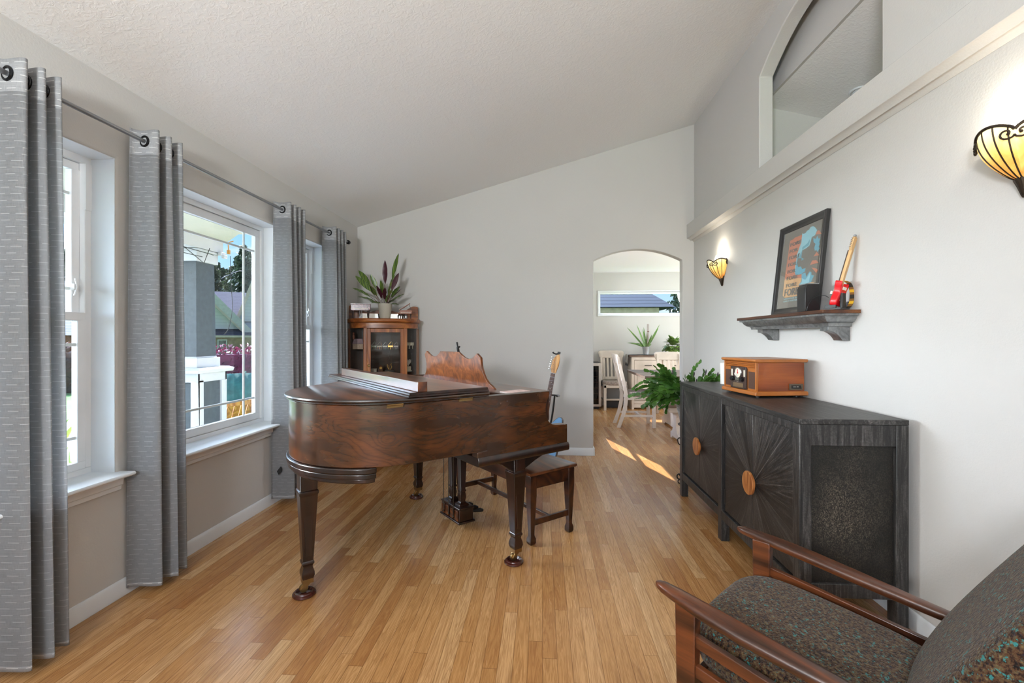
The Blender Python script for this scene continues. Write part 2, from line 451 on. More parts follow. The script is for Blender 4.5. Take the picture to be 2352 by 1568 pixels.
w4 = thing('window_4', 'low wide white window high on the dining room end wall', 'window', kind='structure')
b = NB()
for a in ((1.05, 1.69, 2.95, 1.725), (1.05, 2.085, 2.95, 2.122), (1.05, 1.725, 1.085, 2.085), (2.915, 1.725, 2.95, 2.085)): box(b, a[0], 8.66, a[1], a[2], 8.72, a[3])
new(b, 'window_frame', VINYL, w4, .003)
b = NB(); box(b, 1.08, 8.69, 1.72, 2.92, 8.694, 2.09); new(b, 'pane', GLASS, w4)
b = NB()
for a in ((1.03, 1.662, 2.97, 1.692), (1.03, 2.112, 2.97, 2.142), (1.03, 1.692, 1.06, 2.112), (2.94, 1.692, 2.97, 2.112)): box(b, a[0], 8.585, a[1], a[2], 8.61, a[3])
new(b, 'casing', TRIM, w4, .003)
# recessed light in the foyer ceiling
t = thing('recessed_light', 'round recessed ceiling light seen through the upper opening', 'ceiling light', (2.31, 3.44, 3.016), (0, R(14), 0))
b = NB(); torus(b, (0, 0, 0), .085, .008); new(b, 'trim_ring', TRIM, t)
b = NB(); lathe(b, [(0, -.012), (.055, -.012), (.07, .0), (.07, .01), (0, .01)]); new(b, 'lens', TRIM, t)
EXPO, SUN_E, GLOW, SCON, SKY, SIDE_LOBE = 0.76, 9.0, 50.0, 1.8, .7, 35
# ================================================================== camera, world, light
cam = bpy.data.cameras.new('camera'); co = bpy.data.objects.new('camera', cam); COL.objects.link(co)
cam.sensor_width = 36; cam.lens = 16; cam.clip_start = .02; cam.clip_end = 300
co.location = (0, 0, 1.25)
co.rotation_euler = (R(90), 0, math.atan(70 / (2352 * 16 / 36)))
cam.shift_y = -(784 - 777) / 2352
SC.camera = co
SC.view_settings.view_transform = 'Standard'; SC.view_settings.look = 'None'
SC.view_settings.exposure = EXPO; SC.view_settings.gamma = 1; SC.view_settings.use_curve_mapping = False
SC.cycles.use_denoising = True
SC.cycles.max_bounces = 10; SC.cycles.diffuse_bounces = 6; SC.cycles.glossy_bounces = 4; SC.cycles.transparent_max_bounces = 16
SC.cycles.sample_clamp_indirect = 6
SC.cycles.caustics_reflective = False; SC.cycles.caustics_refractive = False
el = R(48)
SUND = V((-.295 * math.cos(el), .955 * math.cos(el), math.sin(el))).normalized()   # towards the sun
sl = bpy.data.lights.new('sun', 'SUN'); sl.energy = SUN_E; sl.angle = R(.6); sl.color = (1, .95, .87)
so = bpy.data.objects.new('sun', sl); COL.objects.link(so); so.location = (0, 0, 9)
so.rotation_euler = SUND.to_track_quat('Z', 'Y').to_euler()
W = bpy.data.worlds.new('sky'); SC.world = W; W.use_nodes = True
nt = W.node_tree; bg = nt.nodes['Background']
def wn(t, **k):
    d = nt.nodes.new('ShaderNode' + t)
    for a, v in k.items(): setattr(d, a, v)
    return d
L = nt.links.new
tc = wn('TexCoord'); sp = wn('SeparateXYZ'); L(tc.outputs['Generated'], sp.inputs[0])
rp = wn('ValToRGB'); L(sp.outputs[2], rp.inputs[0])
e = rp.color_ramp.elements
e[0].position = 0; e[0].color = (.62, .82, 1, 1); e[1].position = .6; e[1].color = (.09, .27, .75, 1)
x = e.new(.2); x.color = (.30, .60, 1, 1)
nz = wn('TexNoise'); mp = wn('Mapping'); mp.inputs['Scale'].default_value = (2, 2, 9); L(tc.outputs['Generated'], mp.inputs[0]); L(mp.outputs[0], nz.inputs[0]); nz.inputs['Scale'].default_value = 2.2; nz.inputs['Detail'].default_value = 5
cr2 = wn('ValToRGB'); L(nz.outputs[0], cr2.inputs[0]); cr2.color_ramp.elements[0].position = .5; cr2.color_ramp.elements[1].position = .75
mx = wn('Mix', data_type='RGBA'); L(cr2.outputs[0], mx.inputs[0]); L(rp.outputs[0], mx.inputs[6]); mx.inputs[7].default_value = (.9, .94, 1, 1)
dt = wn('VectorMath', operation='DOT_PRODUCT'); L(tc.outputs['Generated'], dt.inputs[0]); dt.inputs[1].default_value = SUND
pw = wn('Math', operation='POWER'); cl = wn('Math', operation='MAXIMUM'); L(dt.outputs['Value'], cl.inputs[0]); cl.inputs[1].default_value = 0; L(cl.outputs[0], pw.inputs[0]); pw.inputs[1].default_value = 28
gl = wn('Math', operation='MULTIPLY_ADD'); L(pw.outputs[0], gl.inputs[0]); gl.inputs[1].default_value = GLOW; gl.inputs[2].default_value = SKY
# bright sky lobe added out of view to light the room through the left windows
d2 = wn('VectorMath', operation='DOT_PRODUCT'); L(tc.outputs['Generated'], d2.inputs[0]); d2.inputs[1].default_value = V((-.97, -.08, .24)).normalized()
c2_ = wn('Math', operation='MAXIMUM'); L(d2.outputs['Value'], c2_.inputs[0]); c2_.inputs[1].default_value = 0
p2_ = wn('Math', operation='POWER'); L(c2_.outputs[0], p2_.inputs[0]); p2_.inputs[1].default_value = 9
g2_ = wn('Math', operation='MULTIPLY_ADD'); L(p2_.outputs[0], g2_.inputs[0]); g2_.inputs[1].default_value = SIDE_LOBE; L(gl.outputs[0], g2_.inputs[2])
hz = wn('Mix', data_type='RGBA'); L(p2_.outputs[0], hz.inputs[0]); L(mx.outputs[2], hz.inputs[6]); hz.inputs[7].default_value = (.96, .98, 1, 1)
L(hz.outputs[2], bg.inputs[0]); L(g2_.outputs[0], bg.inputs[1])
def area(name, loc, to, sx, sy, e, col=(1, 1, 1), spread=180):
    l = bpy.data.lights.new(name, 'AREA'); l.shape = 'RECTANGLE'; l.size = sx; l.size_y = sy; l.energy = e; l.color = col; l.spread = R(spread)
    o = bpy.data.objects.new(name, l); COL.objects.link(o); o.location = loc
    o.rotation_euler = (V(loc) - V(to)).to_track_quat('Z', 'Y').to_euler()
    return o
# ================================================================== grand piano (local x along the keyboard, y from keyboard to tail)
PROT = math.atan2(.766, -.643)
PC = (.143, 2.638, 0)
pn = thing('grand_piano', 'brown walnut grand piano with its lid folded and a shaped music desk', 'piano', PC, PROT)
def tail(off=0, vmin=.55):
    c, r = V((.455, .922)), .455 + off
    pts = [V((-off, vmin)), V((-off, .75)), V((-off, .9))]
    pts += [c + V((-r * math.cos(R(a)), r * math.sin(R(a)))) for a in range(8, 156, 7)]
    pts += [V((.955 + off, 1.03)), V((1.04 + off, .90)), V((1.16 + off, .77)), V((1.32 + off, .69)), V((1.45 + off, .64)), V((1.52 + off, .56))]
    if vmin < .55: pts.append(V((1.52 + off, vmin)))
    return [(p.x, p.y) for p in pts]
arm = [(0, .65), (0, .757), (.085, .762), (.112, .768), (.138, .785), (.158, .82), (.163, .86), (.153, .90), (.138, .928), (.134, .935), (.134, .957), (.55, .957), (.55, .682), (.607, .682), (.607, .65)]
b = NB()
poly(b, tail(), 'Z', .682, .957)
for u in (0, 1.465): poly(b, arm, 'X', u, u + .055)
box(b, .055, .40, .66, 1.465, .55, .90)
new(b, 'case', WALNUT_C, pn, .003, 2)
b = NB(); poly(b, [(-.004, .608), (-.010, .616), (-.010, .64), (-.004, .65), (-.002, .655), (1.522, .655), (1.53, .64), (1.53, .616), (1.524, .608)], 'Y', -.008, .607); new(b, 'keybed', WALNUT_D, pn, .003)
b = NB(); box(b, .055, .132, .93, 1.465, .40, .952); box(b, .055, .09, .78, 1.465, .132, .952); new(b, 'fallboard', WALNUT_T, pn, .004)
b = NB(); box(b, .055, .005, .655, 1.465, .03, .735); box(b, .055, .03, .655, 1.465, .1, .70); new(b, 'key_slip', WALNUT, pn, .003)
# rear lid
b = NB()
loft(b, [[V((x, y, z)) for x, y in tail(o, .548)] for o, z in ((.006, .958), (.012, .961), (.012, .966), (.017, .968), (.020, .974), (.018, .980), (.012, .983))])
rl_ = new(b, 'rear_lid', [WALNUT_T, WALNUT_D], pn)
for f in rl_.data.polygons: f.material_index = 0 if f.normal.z > .9 else 1
# folded front lid + its batten
b = NB()
q = lambda o: [(-.014 - o, .552 - o * .3), (1.34 + o, .552 - o * .3), (1.34 + o, .975 + o), (-.014 - o, .975 + o)]
loft(b, [[V((x, y, z)) for x, y in q(o)] for o, z in ((.004, .985), (.004, .992), (-.002, .995), (-.002, 1.002), (-.006, 1.006))])
fl = new(b, 'front_lid', [WALNUT_T, WALNUT_D], pn)
for f in fl.data.polygons: f.material_index = 0 if f.normal.z > .9 else 1
b = NB(); box(b, -.012, .885, 1.0065, 1.19, .932, 1.052); new(b, 'lid_batten', WALNUT_T, fl, .002)
for v in (.64, 1.0):
    b = NB(); box(b, -.006, v, .945, .0, v + .075, .958); tube(b, [(-.006, v, .958), (-.006, v + .075, .958)], .004); new(b, 'hinge', BRASS, pn)
# music desk
half = [(0, 1.163), (.125, 1.163)] + [(x, z) for x, z in ((.15, 1.148), (.19, 1.130), (.235, 1.122), (.275, 1.127), (.315, 1.143), (.345, 1.160))] + [(.382, 1.135), (.378, 1.10), (.378, 1.07), (.386, 1.04), (.402, 1.01), (.43, .985), (.46, .972), (.485, .955), (.49, .93), (0, .93)]
dp = [(.755 + x, z) for x, z in half] + [(.755 - x, z) for x, z in half[::-1][1:-1]]
b = NB(); loft(b, [[V((x, .305 + (z - .93) * .17 + o, z)) for x, z in dp] for o in (0, .016)])
new(b, 'music_desk', BURL, pn, .002)
# legs
def sqleg(b, u, v, prof):
    loft(b, [[V((u + s * h, v + t * h, z)) for s, t in ((-1, -1), (1, -1), (1, 1), (-1, 1))] for z, h in prof])
LP = [(z, h * .89) for z, h in [(.608, .044), (.515, .044), (.513, .049), (.500, .050), (.492, .046), (.487, .0455), (.17, .027), (.165, .031), (.155, .031), (.15, .026), (.14, .024), (.115, .032), (.10, .033), (.085, .028), (.068, .024)]]
def leg(u, v, front):
    b = NB(); sqleg(b, u, v, LP)
    if front:
        br = [(v - .24, .608), (v - .21, .594), (v - .12, .560), (v - .045, .525), (v + .045, .525), (v + .07, .54), (v + .115, .57), (v + .17, .588), (v + .24, .594), (v + .24, .608)]
        poly(b, br, 'X', u - .03, u + .03)
        poly(b, [(v + y, z) for y, z in ((-.03, .60), (-.03, .525), (.03, .525), (.03, .60))], 'X', u - .05, u + .05)
    for s in (-1, 1):      # inlaid panel lines on the faces
        poly(b, [(v - .025, .46), (v - .018, .47), (v + .018, .47), (v + .025, .46), (v + .014, .2), (v - .014, .2)], 'X', u + s * .030, u + s * .0355)
    o = new(b, 'leg', WALNUT_D, pn, .002)
    b = NB(); sqleg(b, u, v, [(.085, .0245), (.062, .0245)]); tube(b, [(u, v, .066), (u + .004, v + .012, .05), (u + .004, v + .014, .03)], [.014, .011, .008])
    for s in (-.011, .011): poly(b, [(v - .012, .055), (v + .014, .06), (v + .03, .036), (v + .018, .03)], 'X', u + s - .003, u + s + .003)
    new(b, 'caster_fork', BRASS, o)
    b = NB(); lathe(b, [(0, -.008), (.019, -.008), (.021, -.005), (.021, .005), (.019, .008), (0, .008)], seg=18, T=M.Translation((u, v + .016, .036)) @ M.Rotation(R(90), 4, 'Y')); new(b, 'caster_wheel', BRASS, o)
    p = M.Translation(PC) @ M.Rotation(PROT, 4, 'Z') @ V((u, v + .014, 0))
    return p
b = NB()
for o, z0, z1 in ((.012, .655, .681), (.006, .63, .655), (-.012, .608, .63)):
    pts = [p for p in tail(o, .55) if p[1] > 1.1 and p[0] < .86]
    poly(b, [(pts[0][0] - .0, 1.10)] + pts + [(pts[-1][0], 1.10)], 'Z', z0, z1)
new(b, 'tail_block', WALNUT_D, pn, .005, 3)
cups = [leg(.112, .287, 1), leg(1.40, .287, 1), leg(.46, 1.30, 0)]
cupm = plain('caster_cup_wood', (.05, .012, .008), .25, var=.15, coat=.3)
for p, lb in zip(cups, ('dark red caster cup under the front piano leg nearest the camera', 'dark red caster cup under the far front piano leg by the window', "dark red caster cup under the piano's tail leg")):
    b = NB(); lathe(b, [(0, .001), (.050, .001), (.054, .006), (.053, .013), (.046, .017), (.044, .022), (.036, .024), (.03, .0135), (0, .0135)], seg=32)
    tag(new(b, 'caster_cup', cupm, loc=p), lb, 'caster cup', 'caster cups under the piano legs')
# pedal lyre
ly = NB()
box(ly, .66, .215, .035, .925, .34, .048); box(ly, .67, .225, .048, .915, .33, .125); box(ly, .665, .22, .125, .92, .335, .137)
o = new(ly, 'pedal_lyre', WALNUT_D, pn, .003)
for u in (.73, .855):
    b = NB(); sqleg(b, u, .277, [(.137, .034), (.147, .034), (.156, .02), (.165, .016), (.19, .021), (.215, .019), (.225, .016), (.23, .021), (.238, .021), (.245, .017), (.56, .027), (.66, .03)]); new(b, 'lyre_post', WALNUT_D, o, .001)
for u in (.725, .792, .86):
    b = NB(); tube(b, [(u, .345, .075), (u, .345, .66)], .0028, 6); ball(b, (u, .345, .075), .007); new(b, 'pedal_rod', plain('dark_rod', (.06, .045, .03), .35, .8), o)
    b = NB(); tube(b, [(u, .24, .075), (u, .19, .078), (u, .14, .074), (u, .115, .066)], [.008, .010, .015, .010], 8); new(b, 'pedal', BLACKM, o)
for u in (.70, .76, .825, .88):
    b = NB(); box(b, u - .02, .331, .055, u + .02, .3405, .12); new(b, 'lyre_panel', WALNUT, o, .002)
# music book on the fallboard
b = NB(); box(b, 0, 0, 0, .085, .15, .005)
t = thing('music_book', 'thin pink and white music book lying on the closed keyboard cover', 'book', (PC[0] + .06 * -.643 + .225 * -.766, PC[1] + .06 * .766 + .225 * -.643, .9530), PROT + .08)
new(b, 'pages', plain('book_pages', (.75, .66, .62), .6, var=.05), t, .001)
b = NB(); box(b, -.001, -.001, .005, .086, .151, .006); new(b, 'cover', plain('pink_cover', (.62, .45, .42), .5, var=.15, vs=30), t)
# thin dark stick behind the desk
b = NB()
pw_ = M.Translation(PC) @ M.Rotation(PROT, 4, 'Z')
tube(b, [pw_ @ V(p) for p in ((.82, .20, .966), (.775, .262, 1.09), (.745, .30, 1.185), (.742, .303, 1.195), (.735, .312, 1.225))], [.008, .009, .009, .006, .006], 8)
tube(b, [pw_ @ V(p) for p in ((.76, .30, 1.188), (.735, .29, 1.195))], .006, 6)
ball(b, pw_ @ V((.82, .20, .9665)), (.02, .02, .012))
tag(new(b, 'music_stand_arm', BLACK), 'thin black rod sticking up behind the music desk of the piano', 'stand')
# ------------------------------------------------------------------ bench
bn = thing('piano_bench', 'dark wooden piano bench with square legs tucked behind the piano', 'bench', PC, PROT)
DKW = wood('bench_wood', '120805', '2e170d', '4a2814', 'X', 1, .32, 1.1, coat=.25)
u0, u1, v0, v1 = .235, 1.105, -.235, .078
b = NB()
q = lambda o: [(u0 - .035 - o, v0 - .035 - o), (u1 + .035 + o, v0 - .035 - o), (u1 + .035 + o, v1 + .035 + o), (u0 - .035 - o, v1 + .035 + o)]
loft(b, [[V((x, y, z)) for x, y in q(o)] for o, z in ((-.012, .418), (-.004, .422), (.002, .430), (.002, .440), (-.006, .446))])
new(b, 'seat', WALNUT_T, bn)
b = NB()
for a in ((u0, v0 - .012, u1, v0 + .006), (u0, v1 - .006, u1, v1 + .012), (u0 - .012, v0, u0 + .006, v1), (u1 - .006, v0, u1 + .012, v1)): box(b, a[0], a[1], .335, a[2], a[3], .419)
new(b, 'apron', DKW, bn, .002)
for u in (u0, u1):
    for v in (v0, v1):
        b = NB(); sqleg(b, u, v, [(.419, .024), (.30, .024), (.075, .0145), (.055, .0145), (.035, .021), (.012, .021), (.0, .016)]); new(b, 'leg', DKW, bn, .002)
    b = NB(); box(b, u - .009, v0, .11, u + .009, v1, .145); new(b, 'end_stretcher', DKW, bn, .002)
b = NB(); box(b, u0, -.087, .115, u1, -.069, .14); new(b, 'long_stretcher', DKW, bn, .002)
# ================================================================== dark sideboard
def ebony(name, radial=None, st=(30, 2.0, 22)):
    m = Mt(name, (.03, .03, .03), .5, spec=.4)
    c = m.n('TexCoord', out=3)
    sp = m.t.nodes.new('ShaderNodeSeparateXYZ'); m.set(0, c, sp)
    x, y, z = sp.outputs
    if radial:
        ang = m.math('ARCTAN2', z, y)
        r = m.math('SQRT', m.math('ADD', m.math('MULTIPLY', y, y), m.math('MULTIPLY', z, z)))
        wedge = m.n('TexWhiteNoise', {'W': m.math('FLOOR', m.math('MULTIPLY', ang, 3.82))}, noise_dimensions='1D')
        ca = m.n('CombineXYZ', {0: m.math('MULTIPLY', m.math('COSINE', ang), 26), 1: m.math('MULTIPLY', m.math('SINE', ang), 26), 2: m.math('MULTIPLY', r, 5)})
        s1 = m.noise(ca, 1.0, 5, .75, .5)
        fr = m.math('FRACT', m.math('MULTIPLY', ang, 3.82))
        line = m.ramp(m.math('MULTIPLY', m.math('MINIMUM', fr, m.math('SUBTRACT', 1, fr)), m.math('MULTIPLY', r, 10)), [(.015, 1), (.05, 0)])
        s1 = m.math('ADD', s1, m.math('MULTIPLY', m.math('SUBTRACT', wedge, .5), .16))
        s1 = m.math('ADD', s1, m.math('MULTIPLY', line, m.math('MULTIPLY', wedge, .3)))
    else:
        line = None
        s1 = m.noise(m.obj(st), 1.6, 5, .75, 1.0)
    s2 = m.noise(m.obj(), 130, 3, .8)
    f = m.math('ADD', m.math('MULTIPLY', s1, .8), m.math('MULTIPLY', s2, .25))
    m.set('Base Color', m.ramp(f, [(.38, (.009, .009, .0095)), (.53, (.026, .0245, .024)), (.66, (.085, .08, .077)), (.82, (.30, .29, .28))]))
    m.set('Roughness', .42)
    m.bump(f, .25, .004)
    return m.m
EB = ebony('limewashed_black_wood'); EBV = ebony('limewashed_black_upright', False, (38, 38, 2.2)); EBR = ebony('sunburst_black_wood', True)
def ebside():
    m = Mt('speckled_black_wood', (.02, .02, .02), .5, spec=.3)
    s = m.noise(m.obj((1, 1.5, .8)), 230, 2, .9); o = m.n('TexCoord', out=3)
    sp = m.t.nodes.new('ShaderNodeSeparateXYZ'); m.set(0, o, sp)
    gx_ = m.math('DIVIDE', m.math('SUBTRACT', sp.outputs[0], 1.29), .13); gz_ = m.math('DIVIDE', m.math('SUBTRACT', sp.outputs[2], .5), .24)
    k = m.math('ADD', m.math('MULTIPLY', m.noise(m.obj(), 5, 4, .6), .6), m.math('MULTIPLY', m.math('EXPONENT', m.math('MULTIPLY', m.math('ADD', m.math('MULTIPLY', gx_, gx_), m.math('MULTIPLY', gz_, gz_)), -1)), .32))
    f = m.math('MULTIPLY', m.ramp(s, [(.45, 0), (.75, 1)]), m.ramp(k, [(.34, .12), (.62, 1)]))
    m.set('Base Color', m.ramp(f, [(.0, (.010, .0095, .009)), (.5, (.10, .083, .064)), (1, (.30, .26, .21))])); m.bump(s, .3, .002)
    return m.m
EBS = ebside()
SX0, SX1, SY0, SY1, SZ = 1.10, 1.545, 2.03, 3.735, .905
sb = thing('sideboard', 'long blackened wood sideboard with sunburst doors against the right wall', 'sideboard', (0, 0, 0))
b = NB(); box(b, SX0 - .002, SY0 - .002, .882, SX1, SY1 + .002, SZ); new(b, 'top', EB, sb, .003)
b = NB()
for y in (SY0, 2.885, SY1 - .055): box(b, SX0, y, 0, SX0 + .05, y + .055, .882)
for y in (SY0, SY1 - .055): box(b, SX1 - .05, y, 0, SX1, y + .055, .882)
box(b, SX0 + .002, SY0 + .05, .135, SX0 + .05, SY1 - .05, .19); box(b, SX0 + .001, SY0 + .05, .847, SX0 + .05, SY1 - .05, .882)
for y in (SY0, SY1 - .03):
    for z0, z1 in ((.14, .2), (.79, .882)): box(b, SX0 + .04, y + .003, z0, SX1 - .04, y + .03, z1)
new(b, 'frame', EBV, sb, .003)
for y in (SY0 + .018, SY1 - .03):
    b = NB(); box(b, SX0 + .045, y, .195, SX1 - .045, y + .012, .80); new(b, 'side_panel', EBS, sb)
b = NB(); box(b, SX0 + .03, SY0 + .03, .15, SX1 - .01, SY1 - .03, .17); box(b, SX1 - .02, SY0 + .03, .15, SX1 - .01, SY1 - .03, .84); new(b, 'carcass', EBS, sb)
KNOB = [wood('mango_wood_knob', '8a4a20', 'ad6f3c', 'c48c55', 'Z', 2, .45, .6), wood('pale_mango_wood_knob', '9c5c2c', 'bd8048', 'd4a06a', 'Z', 2, .45, .8)]
def disc(b, s, r=.062):
    """half disc: s=-1 the half towards the camera, +1 the far half"""
    n = 18
    a = [PI / 2 + s * 0 - (i / n) * PI * -s for i in range(n + 1)]
    outl = [(s * abs(r * math.sin(PI * i / n)), r * math.cos(PI * i / n)) for i in range(n + 1)]
    loft(b, [[V((x, y * k + s * .0006, z * k)) for y, z in outl] for x, k in ((-.002, .55), (-.014, .6), (-.016, .98), (-.026, 1), (-.029, .96))])
for yc in (2.4925, 3.31):
    for s in (-1, 1):
        b = NB()
        y0, y1 = (-.3745, -.0012) if s < 0 else (.0012, .3655)
        if yc < 3 and s < 0: y0 = -.3995
        box(b, 0, y0, -.285, .02, y1, .36)
        dr = new(b, 'door', EBR, sb, .002, loc=(SX0 + .012, yc, .485))
        b = NB(); disc(b, s); h = new(b, 'handle', KNOB[s > 0 and yc < 3 or 0] if yc < 3 else KNOB[0], dr)
        h['label'] = 'half-round natural wood handle'
        ys = y0 + .002 if s < 0 else y1 - .002
        for z in (.2, -.2):
            b = NB(); box(b, -.003, ys - .004, z - .045, .005, ys + .004, z + .045); new(b, 'hinge', BLACKM, dr)
# ================================================================== record player
rp_ = thing('record_player', 'orange oak retro stereo with a brown dial panel on the dark sideboard', 'record player', (1.235, 2.725, SZ), R(9))
OR = wood('orange_oak_veneer', '652a05', '843d09', '9c5012', 'X', 1.1, .3, 1.0, coat=.25)
ORP = plain('orange_stained_wood', (.36, .115, .018), .35, var=.08, coat=.2)
# local x away from the front (towards the wall), y along the front, front face at x=0
w_, d_, h_ = .335, .305, .225
b = NB(); box(b, .012, .0, .035, .012 + d_ - .02, w_, .205); new(b, 'body', OR, rp_, .002)
b = NB(); poly(b, [(-.008, .012), (-.011, .016), (-.008, .034), (.0, .037), (d_ + .004, .037), (d_ + .01, .03), (d_ + .01, .012)], 'Y', -.012, w_ + .012); new(b, 'base', ORP, rp_, .003)
b = NB(); poly(b, [(-.004, .205), (-.013, .211), (-.014, .218), (-.008, .224), (d_ + .004, .224), (d_ + .01, .218), (d_ + .004, .205)], 'Y', -.013, w_ + .013); new(b, 'lid', ORP, rp_, .003)
b = NB()
for y in (0, w_ - .012): box(b, -.0, y, .036, .012, y + .012, .206)
for z in (.165, .175, .185, .195): poly(b, [(.003, z), (.001, z + .006), (.012, z + .007), (.012, z)], 'Y', .012, w_ - .012)
box(b, .006, .012, .036, .0125, w_ - .012, .166)
new(b, 'front_frame', ORP, rp_, .001)
grm = Mt('woven_speaker_cloth', (.03, .015, .01), .8)
wv = grm.n('TexWave', {'Vector': grm.obj((1, 1, 1), (R(45), 0, 0)), 'Scale': 55}, out=1, bands_direction='Y')
grm.set('Base Color', grm.ramp(wv, [(.55, (.006, .005, .006)), (.8, (.16, .065, .03))]))
for y0, y1 in ((.016, .079), (.262, .319)):
    b = NB(); box(b, .003, y0, .048, .0065, y1, .148); new(b, 'speaker_grille', grm.m, rp_)
YS = lambda y: .17 + (y - .17) * 1.38
ZS = lambda z: .106 + (z - .106) * 1.1
FX = lambda y, z, x=-.006: M.Translation((x, YS(y), ZS(z))) @ M.Rotation(R(-90), 4, 'Y')
def pb(b, x0, y0, z0, x1, y1, z1): box(b, x0, YS(y0), ZS(z0), x1, YS(y1), ZS(z1))
cp = NB(); pb(cp, -.006, .112, .045, .006, .228, .166); cpo = new(cp, 'control_panel', plain('brown_fascia', (.045, .026, .02), .35, var=.08), rp_, .002)
IV = plain('ivory_plastic', (.66, .62, .52), .35, var=.03)
cap = lambda b, y, z, r, d, n=24, x=-.006: lathe(b, [(0, 0), (r, 0), (r, d * .7), (r * .92, d), (0, d)], seg=n, T=FX(y, z, x))
b = NB(); torus(b, (-.008, YS(.168), ZS(.132)), .0315, .0035, 'X', 30); new(b, 'dial_ring', CHROME, cpo)
b = NB(); cap(b, .168, .132, .0305, .004); new(b, 'tuning_dial', IV, cpo)
b = NB(); cap(b, .168, .132, .006, .002, 12, -.0102); box(b, -.0124, YS(.1665), ZS(.132), -.0104, YS(.1695), ZS(.152)); new(b, 'dial_needle', plain('red_needle', (.5, .03, .03), .4), cpo)
for y in (.121, .214):
    b = NB(); pb(b, -.009, y - .004, .112, -.006, y + .005, .150); new(b, 'button_strip', IV, cpo, .001)
for y in (.135, .205):
    b = NB(); cap(b, y, .0975, .0145, .017, 20); new(b, 'control_knob', plain('black_knob', (.006, .006, .008), .15), cpo)
b = NB(); pb(b, -.008, .152, .090, -.006, .190, .104); new(b, 'display_window', plain('grey_display', (.12, .12, .10), .2), cpo)
for k in range(7):
    b = NB(); cap(b, .140 + k * .0095, .0835, .0028, .004, 10); new(b, 'push_button', CHROME, cpo)
b = NB(); pb(b, -.0085, .132, .052, -.006, .206, .076); new(b, 'disc_tray', plain('bronze_tray', (.22, .15, .085), .35, .5), cpo, .001)
for y, z in ((.117, .160), (.223, .160), (.117, .05), (.223, .05)):
    b = NB(); ball(b, (-.006, YS(y), ZS(z)), .004, 8); new(b, 'screw', BLACKM, cpo)
# cassette slot on the near side
b = NB(); bar2 = [(.205, .068, .275, .073), (.205, .047, .275, .053), (.205, .053, .212, .068), (.268, .053, .275, .068)]
for x0, z0, x1, z1 in [(.203, .072, .286, .080), (.203, .044, .286, .052), (.203, .052, .213, .072), (.276, .052, .286, .072)]: box(b, x0, -.006, z0, x1, .001, z1)
cs = new(b, 'cassette_slot', plain('bronze_bezel', (.10, .075, .05), .4, .3), rp_, .001)
b = NB(); box(b, .213, -.001, .052, .276, .0005, .072); new(b, 'slot_door', BLACK, cs)
b = NB(); box(b, .228, -.0014, .0615, .246, -.001, .0633); box(b, .25, -.0014, .0612, .261, -.001, .0636); new(b, 'slot_lettering', IV, cs)
for x in (.03, .27):
    for y in (.03, w_ - .03):
        b = NB(); lathe(b, [(0, .0005), (.012, .0005), (.012, .012), (0, .012)], (x, y, .0), 10); new(b, 'foot', BLACK, rp_)
# candle
t = thing('pillar_candle', 'white pillar candle standing behind the orange stereo', 'candle', (1.388, 3.56, SZ))
b = NB(); lathe(b, [(0, 0), (.036, 0), (.037, .004), (.037, .157), (.034, .16), (.026, .156), (0, .154)], seg=28); new(b, 'wax', plain('candle_wax', (.80, .80, .77), .45, var=.02), t)
b = NB(); tube(b, [(0, 0, .153), (.001, 0, .164)], .0012, 6); new(b, 'wick', BLACK, t)
# ================================================================== wall shelf with brackets
ZN = Mt('galvanised_zinc', (.35, .36, .37), .42, .85)
z1 = ZN.noise(ZN.obj(), 14, 5, .7, .6); ZN.set('Base Color', ZN.ramp(z1, [(.3, (.13, .13, .135)), (.55, (.30, .305, .31)), (.8, (.5, .5, .5))])); ZN.bump(ZN.noise(ZN.obj(), 60, 3), .3, .003)
ZN = ZN.m
SHW = wood('rustic_shelf_board', '23110a', '4f2a13', '7a4a25', 'Y', 1.2, .45, 1.2)
YA, YB = 2.385, 3.40
sh = thing('wall_shelf', 'galvanised metal mantel shelf with a brown board on the right wall', 'shelf', (0, 0, 0))
b = NB(); box(b, 1.405, YA, 1.377, 1.588, YB, 1.395); new(b, 'board', SHW, sh, .002)
pr = [(1.418, 1.377), (1.418, 1.366), (1.432, 1.364), (1.437, 1.352), (1.452, 1.336), (1.470, 1.330), (1.474, 1.318), (1.474, 1.312)]
b = NB()
rings = []
for x, z in pr:
    k = x - 1.405
    rings.append([V((1.588, YA + k, z)), V((x, YA + k, z)), V((x, YB - k, z)), V((1.588, YB - k, z))])
loft(b, rings); new(b, 'moulding', ZN, sh, sharp=25)
for y in (2.503, 3.21):
    b = NB()
    pts = [(1.588, 1.312), (1.480, 1.312), (1.480, 1.290), (1.497, 1.288), (1.513, 1.281), (1.530, 1.268), (1.543, 1.252), (1.550, 1.240), (1.588, 1.238)]
    poly(b, pts, 'Y', y - .035, y + .035); new(b, 'bracket', ZN, sh, .001)
